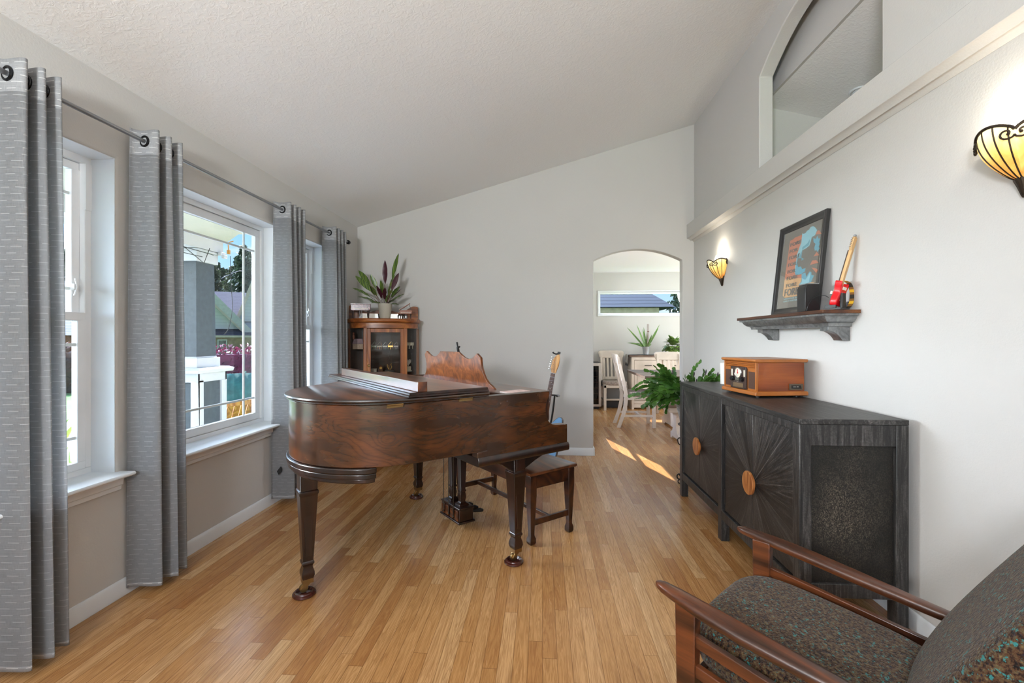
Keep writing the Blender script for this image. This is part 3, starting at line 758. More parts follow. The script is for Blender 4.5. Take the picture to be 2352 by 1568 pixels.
# ================================================================== framed poster leaning on the shelf
FR = plain('black_frame_paint', (.014, .013, .013), .3, var=.1, coat=.15)
po = thing('framed_poster', 'black framed poster of a blue face in profile leaning on the wall shelf', 'poster', (1.512, 2.8605, 1.3955), (0, R(6), 0))
w2, fh, fw = .245, .574, .047
prf = [(0, .0), (.0, -.020), (.006, -.026), (.014, -.024), (.02, -.018), (.034, -.014), (.041, -.013), (.043, -.008), (fw, -.007), (fw, 0)]
b = NB(); rings = []
for d, x in prf: rings.append([V((x + .012, s * (w2 - d), z)) for s, z in ((1, d), (-1, d), (-1, fh - d), (1, fh - d))])
loft(b, rings, caps=False); fo = new(b, 'frame', FR, po, .001)
b = NB(); box(b, .008, -w2 + .03, .03, .011, w2 - .03, fh - .03); new(b, 'backing', BLACKM, po)
flat = lambda n, c: plain(n, c, .6, var=.03)
PM = [flat('poster_grey', (.135, .12, .10)), flat('poster_light_blue', (.30, .66, .78)), flat('poster_orange', (.62, .17, .075)), flat('poster_tan', (.72, .38, .14)), flat('poster_dark_blue', (.08, .40, .56)), flat('poster_ink', (.085, .075, .065))]
PO = {'col': (2, [(-.15, .475), (-.11, .478), (-.10, .484), (-.014, .484), (-.014, .427), (-.05, .373), (-.057, .302), (-.052, .249), (.022, .241), (.026, .201), (-.168, .205), (-.16, .344)]),
'col2': (3, [(-.168, .226), (-.12, .236), (.026, .215), (.026, .178), (.129, .177), (.156, .173), (.171, .156), (.165, .110), (-.141, .112), (-.168, .128)]),
'hair': (1, [(-.018, .492), (-.002, .485), (.02, .488), (.032, .497), (.05, .497), (.064, .511), (.09, .509), (.108, .499), (.133, .476), (.117, .45), (.088, .447), (.08, .42), (.072, .4), (.04, .39), (.002, .387), (-.028, .347), (-.051, .352), (-.05, .373), (-.019, .436)]),
'hair_shade': (4, [(.0, .388), (.03, .396), (.066, .404), (.075, .44), (.062, .43), (.05, .418), (.03, .412), (.0, .405)]),
'strip': (4, [(.002, .387), (-.002, .343), (.03, .329), (.008, .322), (-.009, .34), (-.031, .343), (-.042, .319), (-.024, .288), (.005, .288), (.025, .268), (.057, .271), (.053, .25), (.022, .241), (-.04, .239), (-.054, .259), (-.057, .302), (-.051, .352), (-.028, .347)]),
'cheek': (1, [(-.051, .352), (-.031, .349), (-.022, .375), (-.04, .372), (-.05, .30), (-.047, .262), (-.054, .259), (-.057, .302)]),
'neck': (4, [(.023, .239), (.061, .242), (.076, .215), (.102, .243), (.12, .238), (.127, .219), (.151, .214), (.129, .177), (.043, .173), (.001, .172), (.031, .196)]),
'neck_light': (1, [(.031, .215), (.05, .205), (.07, .2), (.09, .215), (.108, .237), (.115, .225), (.108, .178), (.043, .174), (.01, .174), (.036, .19)]),
'ear': (4, [(.104, .437), (.13, .425), (.145, .44), (.155, .422), (.175, .42), (.165, .40), (.174, .39), (.166, .374), (.178, .362), (.16, .345), (.15, .36), (.134, .357), (.125, .375), (.134, .397), (.113, .41)]),
'eye': (5, [(-.018, .341), (.0, .337), (.012, .331), (-.004, .331)]),
'o1': (2, [(.124, .453), (.134, .468), (.154, .471), (.18, .444)]), 'o2': (2, [(.128, .326), (.154, .346), (.18, .324)]),
'o3': (2, [(.102, .281), (.121, .304), (.158, .299), (.181, .281)]), 'o4': (2, [(.121, .263), (.156, .254), (.182, .241), (.173, .224)]),
'sq': (2, [(.095, .087), (.113, .087), (.113, .098), (.095, .098)])}
b = NB(); box(b, .003, -.2, .044, .008, .2, .53)
U0 = -.018 + .0   # poster u=0 in frame y
for k, (nm, (mi, pts)) in enumerate(PO.items()):
    poly(b, [(-(u + .018), z) for u, z in pts], 'X', .0029 - .00012 * (k + 1), .003, mi)
pr_ = new(b, 'print', PM, po)
def text(s, size, ext=.0004):
    c = bpy.data.curves.new('lettering', 'FONT'); c.body = s; c.size = size; c.extrude = ext; c.resolution_u = 2
    o = bpy.data.objects.new('lettering', c); COL.objects.link(o)
    bpy.context.view_layer.update()
    me = bpy.data.meshes.new_from_object(o.evaluated_get(bpy.context.evaluated_depsgraph_get()))
    bpy.data.objects.remove(o); bpy.data.curves.remove(c)
    return me
def put(b, s, u, z, h, wd, mi=0, x=.0005, bold=0):
    me = text(s, 1.0, .01)
    xs = [v.co.x for v in me.vertices]; ys = [v.co.y for v in me.vertices]
    sx = wd / (max(xs) - min(xs)); sy = h / (max(ys) - min(ys)); x0, y0 = min(xs), min(ys)
    for dx in ((0, bold, -bold) if bold else (0,)):
        vs = [b.verts.new((x + v.co.z * .02 - abs(dx) * .01, -(u + .018 + (v.co.x - x0) * sx + dx), z + (v.co.y - y0) * sy)) for v in me.vertices]
        for p in me.polygons:
            try: f = b.faces.new([vs[i] for i in p.vertices]); f.material_index = mi
            except ValueError: pass
    bpy.data.meshes.remove(me)
def word(s_, u, z, h, wd, m_, bold=0):
    b = NB(); put(b, s_, u, z, h, wd, 0, bold=bold); new(b, 'printed_word', m_, po)
for z, n in ((.444, 'FORE'), (.402, 'FOR'), (.360, 'FOR'), (.317, 'FOR'), (.273, 'FOR'), (.232, 'FORE'), (.186, 'FORE')): word(n, -.135, z - .011, .022, .03 * len(n), PM[5], .0026)
word('FOREIGN', -.144, .120, .045, .27, PM[5], .0042)
for u, wd, n in ((-.148, .05, 'WITH'), (-.09, .065, 'HOUSE'), (-.016, .075, 'SUMMER'), (.067, .105, 'TERRITORY')): word(n, u, .098, .009, wd, PM[1])
for u, wd, n in ((-.148, .045, 'LIVE'), (-.095, .02, 'AT'), (-.067, .085, 'NORTHERN'), (.026, .045, 'WEST')): word(n, u, .083, .009, wd, PM[1])
b = NB(); box(b, -.003, -w2 + fw - .002, fw - .002, -.0012, w2 - fw + .002, fh - fw + .002); new(b, 'pane', GLASSP, po)
# ================================================================== toy amplifier and toy guitar
t = thing('toy_amplifier', 'small black box amplifier in front of the poster on the shelf', 'toy', (1.452, 2.59, 1.3955))
b = NB(); poly(b, [(-.038, 0), (.036, 0), (.036, .150), (-.026, .148), (-.038, .128)], 'Y', -.035, .045); new(b, 'cabinet', plain('black_brick_plastic', (.012, .012, .013), .35, var=.1, vs=40), t, .002)
b = NB(); box(b, -.028, -.035, .148, .034, .043, .1525); new(b, 'top_plate', plain('grey_plastic', (.2, .2, .2), .4), t)
b = NB(); tube(b, cr([(-.03, -.037, .004), (-.026, -.04, .03), (.0, -.042, .072), (.04, -.045, .085), (.055, -.06, .08), (.052, -.085, .07)]), .0017, 6); new(b, 'cable', BLACK, t)
tg = thing('toy_guitar', 'small red toy electric guitar on a black stand at the end of the shelf', 'toy', (1.508, 2.455, 1.3955), R(216))
RED = plain('red_brick_plastic', (.62, .004, .01), .25, var=.03, coat=.2)
TAN = plain('tan_brick_plastic', (.60, .38, .17), .35, var=.06)
GT = M.Translation((0, .0, .022)) @ M.Rotation(R(-13), 4, 'X') @ M.Rotation(R(-5), 4, 'Y')
bod = [(-.040, .0), (.040, .0), (.047, .018), (.046, .04), (.036, .06), (.036, .078), (.044, .098), (.050, .122), (.042, .128), (.030, .108), (.016, .100), (-.014, .100), (-.028, .112), (-.038, .122), (-.044, .112), (-.037, .085), (-.035, .06), (-.046, .038), (-.048, .015)]
b = NB(); poly(b, bod, 'Y', -.014, .018, T=GT); new(b, 'body', RED, tg, .004)
b = NB(); poly(b, [(-.03, .03), (.03, .03), (.03, .09), (.0, .10), (-.03, .10)], 'Y', -.0165, -.0138, T=GT); box(b, -.018, .018, .030, .016, .0195, .07, T=GT); box(b, -.02, .0178, .085, .02, .0195, .1, T=GT); box(b, .03, -.022, .055, .044, -.014, .07, T=GT); new(b, 'pickguard', plain('white_brick_plastic', (.75, .73, .66), .3), tg)
b = NB(); box(b, -.013, -.010, .085, .012, .003, .285, T=GT); poly(b, [(-.013, .285), (.012, .285), (.022, .305), (.022, .345), (.008, .358), (-.013, .35)], 'Y', -.009, .003, T=GT); new(b, 'neck', TAN, tg, .0015)
b = NB(); box(b, -.013, -.0145, .085, .012, -.0100, .285, T=GT); new(b, 'fretboard', plain('brown_brick', (.05, .025, .015), .4), tg)
b = NB()
for k in range(6): tube(b, [(.02, -.003, .303 + k * .008), (.036, -.003, .303 + k * .008)], .002, 6, T=GT); ball(b, (-.012, -.012, .30 + k * .008), .0035, 8, T=GT)
ball(b, (.008, -.003, .36), (.009, .007, .007), T=GT); new(b, 'tuners', plain('grey_brick', (.3, .31, .33), .3, .4), tg)
b = NB(); box(b, -.05, -.035, .001, .05, .045, .01); box(b, -.02, .028, .01, .02, .04, .085); box(b, -.045, -.03, .01, -.035, .02, .026); box(b, .035, -.03, .01, .045, .02, .026); new(b, 'stand', BLACK, tg, .001)
sm = Mt('striped_strap', (.5, .3, .02), .5)
zz = sm.math('FRACT', sm.math('MULTIPLY', sm.n('SeparateXYZ', {0: sm.obj()}, out=2), 17))
sm.set('Base Color', sm.ramp(zz, [(0, (.02, .018, .012)), (.35, (.20, .09, .015)), (.55, (.68, .42, .02)), (.8, (.22, .10, .02))], 'CONSTANT'))
b = NB(); st = cr([(-.040, .0, .146), (-.046, .02, .152), (-.053, .042, .135), (-.057, .052, .09), (-.055, .05, .04), (-.045, .04, .014)])
loft(b, [[p + V((-.001, -.010, 0)), p + V((.002, -.010, 0)), p + V((.002, .010, 0)), p + V((-.001, .010, 0))] for p in st]); new(b, 'strap', sm.m, tg)
b = NB(); lathe(b, [(0, 0), (.018, 0), (.018, .008), (0, .008)], seg=18, T=M.Translation((-.068, .035, .028)) @ M.Rotation(R(90), 4, 'X')); new(b, 'grey_wheel', plain('blue_grey_brick', (.09, .11, .14), .4), tg)
# ================================================================== sconces
IRON = plain('dark_bronze', (.030, .017, .009), .45, .5, var=.25, vs=30)
gm = Mt('amber_slag_glass', (.9, .6, .2), .3)
gv = gm.obj((1.2, 1.2, .6))
sl1 = gm.noise(gv, 9, 4, .6, 1.5)
at = gm.n('Attribute', out=2, attribute_name='glow')
gc = gm.ramp(gm.math('MULTIPLY_ADD', sl1, .7, gm.math('MULTIPLY', at, .55)), [(.28, (.70, .24, .04)), (.5, (.90, .52, .13)), (.75, (1, .80, .36)), (1, (1, .93, .62))])
gm.set('Base Color', gc); gm.set('Emission Color', gc)
gm.set('Emission Strength', gm.math('MULTIPLY_ADD', at, .36, .26))
bm_ = Mt('lit_bulb', (1, 1, 1), .2); bm_.set('Emission Color', (1, .93, .8, 1)); bm_.set('Emission Strength', 2.5)
def sconce(y, label):
    s = thing('wall_sconce', label, 'wall lamp', (RX, y, 1.714), 0, 'stained glass sconces on the right wall')
    rx, ry, n = .122, .104, 45
    # local: -x into the room, y along the wall, z up from the tip
    def zr(a):
        d = abs(math.degrees(a) - 90)
        return .198 + (.030 * max(0, math.cos(PI / 2 * d / 38)) ** .6 if d < 38 else .030 * max(0, math.sin(PI * (d - 38) / 60)) ** .7)
    prof = lambda t: .17 + .83 * math.sin(PI / 2 * min(1, t)) ** .82
    def P_(a, t, k=1.0):
        r = prof(t) * k
        return V((-rx * r * math.sin(a) - .004, -ry * r * math.cos(a), .058 + (zr(a) - .058) * t))
    b = NB(); lay = b.verts.layers.float.new('glow')
    cols = []
    for i in range(n + 1):
        a = PI * i / n
        col = []
        for j in range(15):
            v = b.verts.new(P_(a, j / 14)); v[lay] = (j / 14) ** 1.3 * (.55 + .45 * math.sin(a)); col.append(v)
        cols.append(col)
    for c0, c1 in zip(cols, cols[1:]):
        for j in range(14): b.faces.new((c0[j], c1[j], c1[j + 1], c0[j + 1]))
    new(b, 'glass_shade', gm.m, s)
    b = NB()
    for i in range(1, 9):
        a = PI * i / 9
        tube(b, [P_(a, j / 12, 1.012) for j in range(13)], .0022, 6)
    new(b, 'leading', IRON, s)
    b = NB(); ctr = PI / 2; dp_ = R(38)
    tube(b, [P_(ctr + dp_ * k / 14, 1.0, 1.02) for k in range(-14, 15)], .0048, 8)
    for sg in (-1, 1):
        tube(b, [P_(ctr + sg * (dp_ + (PI / 2 - dp_) * k / 14), 1.0, 1.02) for k in range(15)], .0048, 8)
        for s2 in (-1, 1):      # paired curls where two arcs meet
            a0 = ctr + sg * dp_
            sp_ = []
            for k in range(14):
                q, r = .4 + k * .5, .020 - k * .0012
                a = a0 + s2 * (.155 - r * math.cos(q) / .104)
                p = P_(a, .93, 1.05); p.z = zr(a0) - .012 + r * math.sin(q) * -1 + .002
                sp_.append(p)
            tube(b, sp_, .0030, 7); ball(b, sp_[-1], .0048, 8)
        e = P_(ctr + sg * PI / 2, 1, 1.03)
        tube(b, [e, e + V((-.006, sg * .006, -.02)), e + V((-.002, sg * .004, -.04))], [.006, .007, .004], 8)
    new(b, 'rim_scroll', IRON, s)
    b = NB()
    lf = [(0.0, .0), (.012, .004), (.016, .03), (.024, .055), (.03, .078), (.018, .07)]
    rings = []
    for r, z in ((.004, 0), (.012, .008), (.016, .022), (.021, .04), (.028, .06), (.029, .072), (.02, .068)):
        rings.append([V((-r * 1.15 * math.sin(PI * i / 14) * (1 + .12 * math.sin(i * 2.7)), -r * math.cos(PI * i / 14), z + .004 * math.sin(i * 1.8))) for i in range(15)])
    loft(b, rings, closed=False); new(b, 'leaf_finial', IRON, s)
    b = NB(); poly(b, [(-.004, .0), (.006, .0), (.03, .06), (.075, .13), (.094, .18), (.096, .228), (.086, .232), (-.086, .232), (-.096, .228), (-.094, .18), (-.075, .13), (-.03, .06)], 'X', -.012, -.0005); new(b, 'backplate', IRON, s, .002)
    b = NB(); lathe(b, [(.011, .13), (.011, .205), (0, .205)], (-.055, 0, 0), 14); new(b, 'candle_socket', IV, s)
    b = NB(); lathe(b, [(.008, .205), (.0155, .222), (.014, .24), (.006, .262), (.002, .272), (0, .274)], (-.055, 0, 0), 16); new(b, 'bulb', bm_.m, s)
    l = bpy.data.lights.new('sconce_light', 'POINT'); l.energy = SCON; l.color = (1, .90, .74); l.shadow_soft_size = .015
    o = bpy.data.objects.new('sconce_light', l); COL.objects.link(o); o.parent = s; o.location = (-.05, 0, .292)
sconce(4.14, 'lit stained glass wall sconce by the arched doorway')
sconce(1.605, 'lit stained glass wall sconce cut off by the picture edge above the armchair')
# ================================================================== armchair
ARW = wood('teak_armchair_wood', '180a05', '40200f', '68371b', 'Y', 1.1, .33, .9, coat=.25)
tw = Mt('speckled_tweed', (.08, .05, .03), .95, spec=.15)
v = tw.obj((1, 1, 1))
n1 = tw.n('TexNoise', {'Vector': v, 'Scale': 120, 'Detail': 2, 'Roughness': .7}); n2 = tw.n('TexNoise', {'Vector': tw.obj((1, 1, 1), (0, 0, 0), (5, 3, 1)), 'Scale': 85, 'Detail': 3, 'Roughness': .7}); n3 = tw.noise(v, 9, 3)
c = tw.ramp(n1, [(.32, (.006, .004, .004)), (.44, (.030, .014, .008)), (.52, (.070, .032, .014)), (.62, (.075, .058, .028)), (.74, (.17, .10, .04))])
c = tw.mix(tw.ramp(tw.math('ADD', n2, tw.math('MULTIPLY', n3, .14)), [(.665, 0), (.72, 1)]), c, (.03, .16, .155, 1))
c = tw.mix(tw.ramp(n2, [(.30, 1), (.36, 0)]), c, (.012, .014, .03, 1))
tw.set('Base Color', c); tw.bump(n1, .8, .006); tw.set('Sheen Weight', .15)
TW = tw.m
ac = thing('armchair', 'low wooden armchair with brown and teal tweed cushions in the right corner', 'armchair', (.545, 1.584, 0), math.atan2(.717, .697))
def armz(y): return .54 + y * .125
for s in (-1, 1):
    x0 = s * .283
    b = NB(); rings = []
    for y, wd, th in ((.004, .012, .012), (-.004, .024, .020), (-.02, .036, .026), (-.06, .048, .029), (-.14, .064, .030), (-.24, .070, .030), (-.36, .064, .030), (-.50, .048, .029), (-.66, .036, .028)):
        z = armz(y) - .015
        rings.append([V((x0 + math.copysign(abs(math.cos(q)) ** .55, math.cos(q)) * wd / 2 + s * max(0, .02 - abs(y + .2) * .05), y, z + math.copysign(abs(math.sin(q)) ** .7, math.sin(q)) * th / 2)) for q in [2 * PI * k / 20 for k in range(20)]])
    loft(b, rings); new(b, 'armrest', ARW, ac)
    b = NB(); loft(b, [[V((x0 + i * h, -.088 + j * g, z)) for i, j in ((-1, -1), (1, -1), (1, 1), (-1, 1))] for z, h, g in ((0, .014, .018), (.30, .0175, .027), (.512, .0185, .030))]); new(b, 'front_leg', ARW, ac, .003)
    b = NB(); loft(b, [[V((x0 + i * .016, y + j * g, z)) for i, j in ((-1, -1), (1, -1), (1, 1), (-1, 1))] for z, y, g in ((0, -.70, .02), (.44, -.62, .026))]); new(b, 'rear_leg', ARW, ac, .003)
    for z in (.408, .325):
        b = NB(); y0, y1 = -.11, -.63
        loft(b, [[V((x0 + i * .0095, y, z + (y + .11) * .13 + j * .017)) for i, j in ((-1, -1), (1, -1), (1, 1), (-1, 1))] for y in (y0, y1)]); new(b, 'side_rail', ARW, ac, .003)
for y, z in ((-.09, .25), (-.6, .2)):
    b = NB(); box(b, -.27, y - .012, z - .03, .27, y + .012, z + .03); new(b, 'seat_rail', ARW, ac, .003)
for k in range(5):
    b = NB(); x = -.2 + k * .1; loft(b, [[V((x + i * .02, y, z + j * .008)) for i, j in ((-1, -1), (1, -1), (1, 1), (-1, 1))] for y, z in ((-.615, .23), (-.93, .74))]); new(b, 'back_slat', ARW, ac, .003)
b = NB(); box(b, -.27, -.95, .735, .27, -.925, .785); new(b, 'top_rail', ARW, ac, .004)
def cushion(T, w, d, h, n=4.0, m=40, lay=14, pz=3.0):
    b = NB(); rings = []
    for k in range(lay + 1):
        t = -1 + 2 * k / lay
        t = math.sin(t * PI / 2)
        sc = max(.02, (1 - abs(t) ** pz)) ** (1 / pz)
        kk = 1 - .16 * (1 - sc) if sc > .3 else .88 * sc / .3 * .99
        rings.append([T @ V((w / 2 * kk * math.copysign(abs(math.cos(q)) ** (2 / n), math.cos(q)), d / 2 * kk * math.copysign(abs(math.sin(q)) ** (2 / n), math.sin(q)), t * h / 2 * (1 + 0.0 * q))) for q in [2 * PI * i / m for i in range(m)]])
    loft(b, rings)
    return b
T = M.Translation((0, -.335, .335)) @ M.Rotation(R(6.5), 4, 'X')
new(cushion(T, .515, .58, .125), 'seat_cushion', TW, ac, sharp=80)
T = M.Translation((0, -.735, .60)) @ M.Rotation(R(31), 4, 'X') @ M.Rotation(R(90), 4, 'X')
new(cushion(T, .52, .60, .16, 2.7, 48, 16, 2.4), 'back_cushion', TW, ac, sharp=80)
# ================================================================== curtains
def cloth(name, top):
    m = Mt(name, (.34, .35, .365), .9, spec=.15)
    uv = m.n('UVMap', out=0, uv_map='UVMap')
    sp = m.t.nodes.new('ShaderNodeSeparateXYZ'); m.set(0, uv, sp)
    u, w = sp.outputs[0], sp.outputs[1]
    r = m.math('DIVIDE', w, .024); i = m.math('FLOOR', r); f = m.math('SUBTRACT', r, i)
    ro = m.n('TexWhiteNoise', {'W': i}, noise_dimensions='1D')
    q = m.math('ADD', m.math('DIVIDE', u, .07), m.math('MULTIPLY', ro, 9)); qf = m.math('FRACT', q)
    st = m.math('MULTIPLY', m.math('LESS_THAN', f, .09), m.math('LESS_THAN', qf, .62))
    nz = m.n('TexNoise', {'Vector': m.n('CombineXYZ', {0: m.math('MULTIPLY', u, 14), 1: m.math('MULTIPLY', w, 220), 2: 0}), 'Scale': 1, 'Detail': 4, 'Roughness': .7})
    nv = m.n('TexNoise', {'Vector': m.n('CombineXYZ', {0: m.math('MULTIPLY', u, 500), 1: m.math('MULTIPLY', w, 40), 2: 3}), 'Scale': 1, 'Detail': 2})
    base = m.ramp(m.math('ADD', m.math('MULTIPLY', nz, .6), m.math('MULTIPLY', nv, .4)), [(.32, (.22, .225, .235)), (.68, (.36, .365, .375))])
    col = m.mix(st, base, (.58, .585, .59, 1))
    m.set('Base Color', col)
    tl = m.n('BsdfTranslucent', {'Color': m.mix(.7, col, (.78, .79, .80, 1))})
    mx = m.n('MixShader', {0: .06 if top else .5, 1: m.b.outputs[0], 2: tl})
    m.set('Surface', mx, m.out); m.bump(m.math('ADD', nv, m.math('MULTIPLY', st, 2)), .15, .002)
    return m.m
CL, CLT = cloth('grey_linen_weave', False), cloth('grey_linen_hem', True)
ROD = plain('brushed_steel_rod', (.28, .285, .30), .35, .8, var=.03)
GROM = plain('dark_grommet', (.018, .018, .02), .25, .7, var=.05)
def curtain(y0, y1, label, np=3.5, zb=.04, ph=0, tieback=None, spread=1.06, flare=0.0):
    xr, A, zt, zr_ = -1.945, .058, 2.272, 2.215
    t = thing('curtain', label, 'curtain', (xr, y0, 0), 0, 'grey curtains on the left wall')
    n = int(np * 28)
    zs = [zb, zb + .02, zb + .10, .3, .55, .8, 1.05, 1.3, 1.55, 1.8, 2.0, 2.12, 2.15, 2.2, 2.24, zt]
    b = NB(); uvl = b.loops.layers.uv.new('UVMap')
    Pd = (y1 - y0) / np
    grid = []; us = []
    rr = random.Random(int(y0 * 100))
    wob = [rr.uniform(-1, 1) for _ in range(12)]
    for z in zs:
        tz = (zt - z) / zt
        row = []; acc = [0]
        for i in range(n + 1):
            th = 2 * PI * np * i / n
            k = int(th / PI)
            am = A * (1 + .30 * tz * (1 + .5 * wob[k % 12])) * (1 + .12 * wob[(k + 3) % 12] * min(1, tz * 3))
            x = -am * math.cos(th + .25 * tz * wob[(k + 5) % 12])
            y = Pd / (2 * PI) * (th + (.62 - .25 * tz) * math.sin(2 * th)) * (1 + (spread - 1) * tz * 2) - flare * tz * (1 - i / n)
            if x < -.075 + 0: x = -.075
            row.append(V((x, y, z + .004 * math.cos(th * 2) * (z > 2.2))))
        for p, q in zip(row, row[1:]): acc.append(acc[-1] + (V((q.x, q.y, 0)) - V((p.x, p.y, 0))).length)
        grid.append([b.verts.new(p) for p in row]); us.append(acc)
    um = us[3]
    for j in range(len(zs) - 1):
        for i in range(n):
            f = b.faces.new((grid[j][i], grid[j][i + 1], grid[j + 1][i + 1], grid[j + 1][i]))
            f.material_index = 1 if zs[j] > 2.14 or zs[j + 1] < zb + .03 else 0
            for lp, (jj, ii) in zip(f.loops, ((j, i), (j, i + 1), (j + 1, i + 1), (j + 1, i))): lp[uvl].uv = (um[ii], zs[jj])
    o = new(b, 'panel', [CL, CLT], t, sharp=80)
    md = o.modifiers.new('thick', 'SOLIDIFY'); md.thickness = .0012
    for k in range(int(2 * np)):
        y = Pd / (2 * PI) * (PI / 2 + k * PI)
        b = NB(); torus(b, (0, 0, 0), .0235, .0055, 'Y', 26, 8); g = new(b, 'grommet', GROM, t, loc=(0, y, zr_)); g.rotation_euler = (0, 0, R(-12 if k % 2 == 0 else 12))
    return t
c1 = curtain(1.515, 1.668, 'grey striped curtain at the left edge of the picture, nearest of the four', 2.5, .035)
c2 = curtain(2.085, 2.272, 'grey striped curtain hanging between the first window and the wide window', 2.5, .035)
c3 = curtain(3.27, 3.51, 'grey striped curtain with a small black tag near its hem behind the piano tail', 3.5, .05, spread=1.03)
c4 = curtain(4.02, 4.27, 'grey striped curtain in the far corner beside the glass cabinet', 3.5, .05, spread=1.0)
b = NB(); poly(b, [(-.026, .262), (.004, .30), (.012, .27), (-.012, .235)], 'Y', -.010, -.007); o = new(b, 'hem_tag', BLACK, c3); o['label'] = 'small black tag'
rd = thing('curtain_rod', 'long grey metal curtain rod along the top of the left windows', 'curtain rod', (-1.945, 0, 2.215))
b = NB(); tube(b, [(0, 1.2, 0), (0, 4.43, 0)], .0095, 14); new(b, 'rod', ROD, rd)
b = NB(); lathe(b, [(0, 0), (.012, 0), (.02, .004), (.02, .03), (.016, .035), (0, .036)], seg=18, T=M.Translation((0, 4.43, 0)) @ M.Rotation(R(-90), 4, 'X')); new(b, 'finial', GROM, rd)
for y in (1.44, 2.22, 3.45, 4.445):
    if y > 4.43: continue
    b = NB(); tube(b, [(-.092, y, -.02), (-.05, y, -.022), (0, y, -.014)], .005, 8); box(b, -.0945, y - .012, -.05, -.089, y + .012, .02); new(b, 'bracket', GROM, rd)
# ================================================================== curved glass cabinet
CT = R(22)
CO = V((-1.553, 4.42, 0))
cb = thing('curio_cabinet', 'red oak curio cabinet with curved glass sides in the far left corner', 'cabinet', CO, CT)
CM = M.Translation(CO) @ M.Rotation(CT, 4, 'Z')
def cpos(x, y, z): return CM @ V((x, y, z))
zt = 1.405
side = lambda o: cr([(.345 + o, .33, 0), (.345 + o, .24, 0), (.325 + o * .8, .13, 0), (.27 + o * .5, .035 - o * .6, 0), (.185, -.004 - o, 0)], 6)
front = lambda o: [(-p.x, p.y) for p in side(o)] + [(-.1, -.018 - o), (0, -.023 - o), (.1, -.018 - o)] + [(p.x, p.y) for p in side(o)][::-1]
b = NB(); loft(b, [[V((x, y, z)) for x, y in front(o)] for o, z in ((.004, zt), (.02, zt + .006), (.027, zt + .018), (.027, zt + .030), (.018, zt + .043))]); new(b, 'top', OAKRED_X, cb)
b = NB(); loft(b, [[V((x, y, z)) for x, y in front(o)] for o, z in ((0, 1.352), (0, zt))]); new(b, 'frieze', OAKRED_X, cb, .002)
b = NB(); loft(b, [[V((x, y, z)) for x, y in front(o)] for o, z in ((0, .10), (0, .20), (.015, .205), (.015, .215))]); new(b, 'base', OAKRED_X, cb, .002)
for s in (-1, 1):
    for y in (.01, .29):
        b = NB(); lathe(b, [(.018, 0), (.026, .02), (.018, .10)], (s * (.2 if y < .1 else .31), y, 0), 12); new(b, 'foot', OAKRED, cb)
    b = NB(); x = s * .192; box(b, x - .017, -.018, .215, x + .017, .014, 1.352); new(b, 'post', OAKRED, cb, .003)
    b = NB(); box(b, s * .345 - .012, .30, .215, s * .345 + .012, .33, 1.352); new(b, 'rear_post', OAKRED, cb, .002)
    b = NB(); pts = [(p.x * s, p.y + .004) for p in side(-.004)]
    loft(b, [[V((x, y, z)) for x, y in pts] for z in (.215, 1.352)], closed=False); new(b, 'curved_glass', GLASSD, cb)
    # solid lower band
dr = NB()
for x in (-.158, .158): box(dr, x - .017, -.028, .22, x + .017, -.006, 1.348)
for z0, z1 in ((.22, .27), (1.31, 1.348)): box(dr, -.142, -.028, z0, .142, -.006, z1)
dro = new(dr, 'door', OAKRED, cb, .003)
b = NB(); box(b, -.142, -.018, .27, .142, -.016, 1.31); new(b, 'pane', GLASSD, dro)
b = NB(); lathe(b, [(0, 0), (.012, 0), (.013, .003), (.008, .006), (.004, .004), (0, .004)], seg=18, T=M.Translation((-.158, -.028, .985)) @ M.Rotation(R(90), 4, 'X')); new(b, 'keyhole_plate', BRASS, dro)
DKIN = wood('dark_cabinet_back', '170a06', '2c150c', '402215', 'Z', 1, .5, .8)
b = NB(); box(b, -.345, .315, .215, .345, .33, 1.352)
for x in (-.12, .10): box(b, x - .03, .300, .215, x + .03, .315, 1.352)
poly(b, [(.06, 1.03), (.14, 1.03), (.155, 1.07), (.14, 1.12), (.06, 1.12), (.045, 1.07)], 'Y', .295, .315)
new(b, 'back_panel', DKIN, cb)
for z in (.62, .905, 1.135):
    b = NB(); loft(b, [[V((x, y, zz)) for x, y in [(p.x * .93 * 1, p.y + .018) for p in [V((q[0], q[1], 0)) for q in front(-.02)]]] for zz in (z, z + .006)]); new(b, 'glass_shelf', glassy('shelf_glass_%d' % int(z * 100), (.80, .84, .82), .8), cb)
gp = [(-.35, 0), (-.35, .125), (-.335, .142), (-.29, .142), (-.25, .12), (-.2, .085), (-.15, .076), (-.09, .092), (0, .11), (.09, .092), (.15, .076), (.2, .085), (.25, .12), (.29, .142), (.335, .142), (.35, .125), (.35, 0)]
gp = [(p.x, p.y) for p in cr([V((x, z, 0)) for x, z in gp], 3)]
b = NB(); poly(b, [(x, zt + .043 + z) for x, z in gp], 'Y', .295, .32); g = new(b, 'gallery', OAKRED_X, cb, .002)
b = NB(); box(b, -.24, .2925, zt + .052, .24, .295, zt + .105); new(b, 'gallery_mirror', Mt('mirror', (.8, .8, .78), .03, 1).m, g)
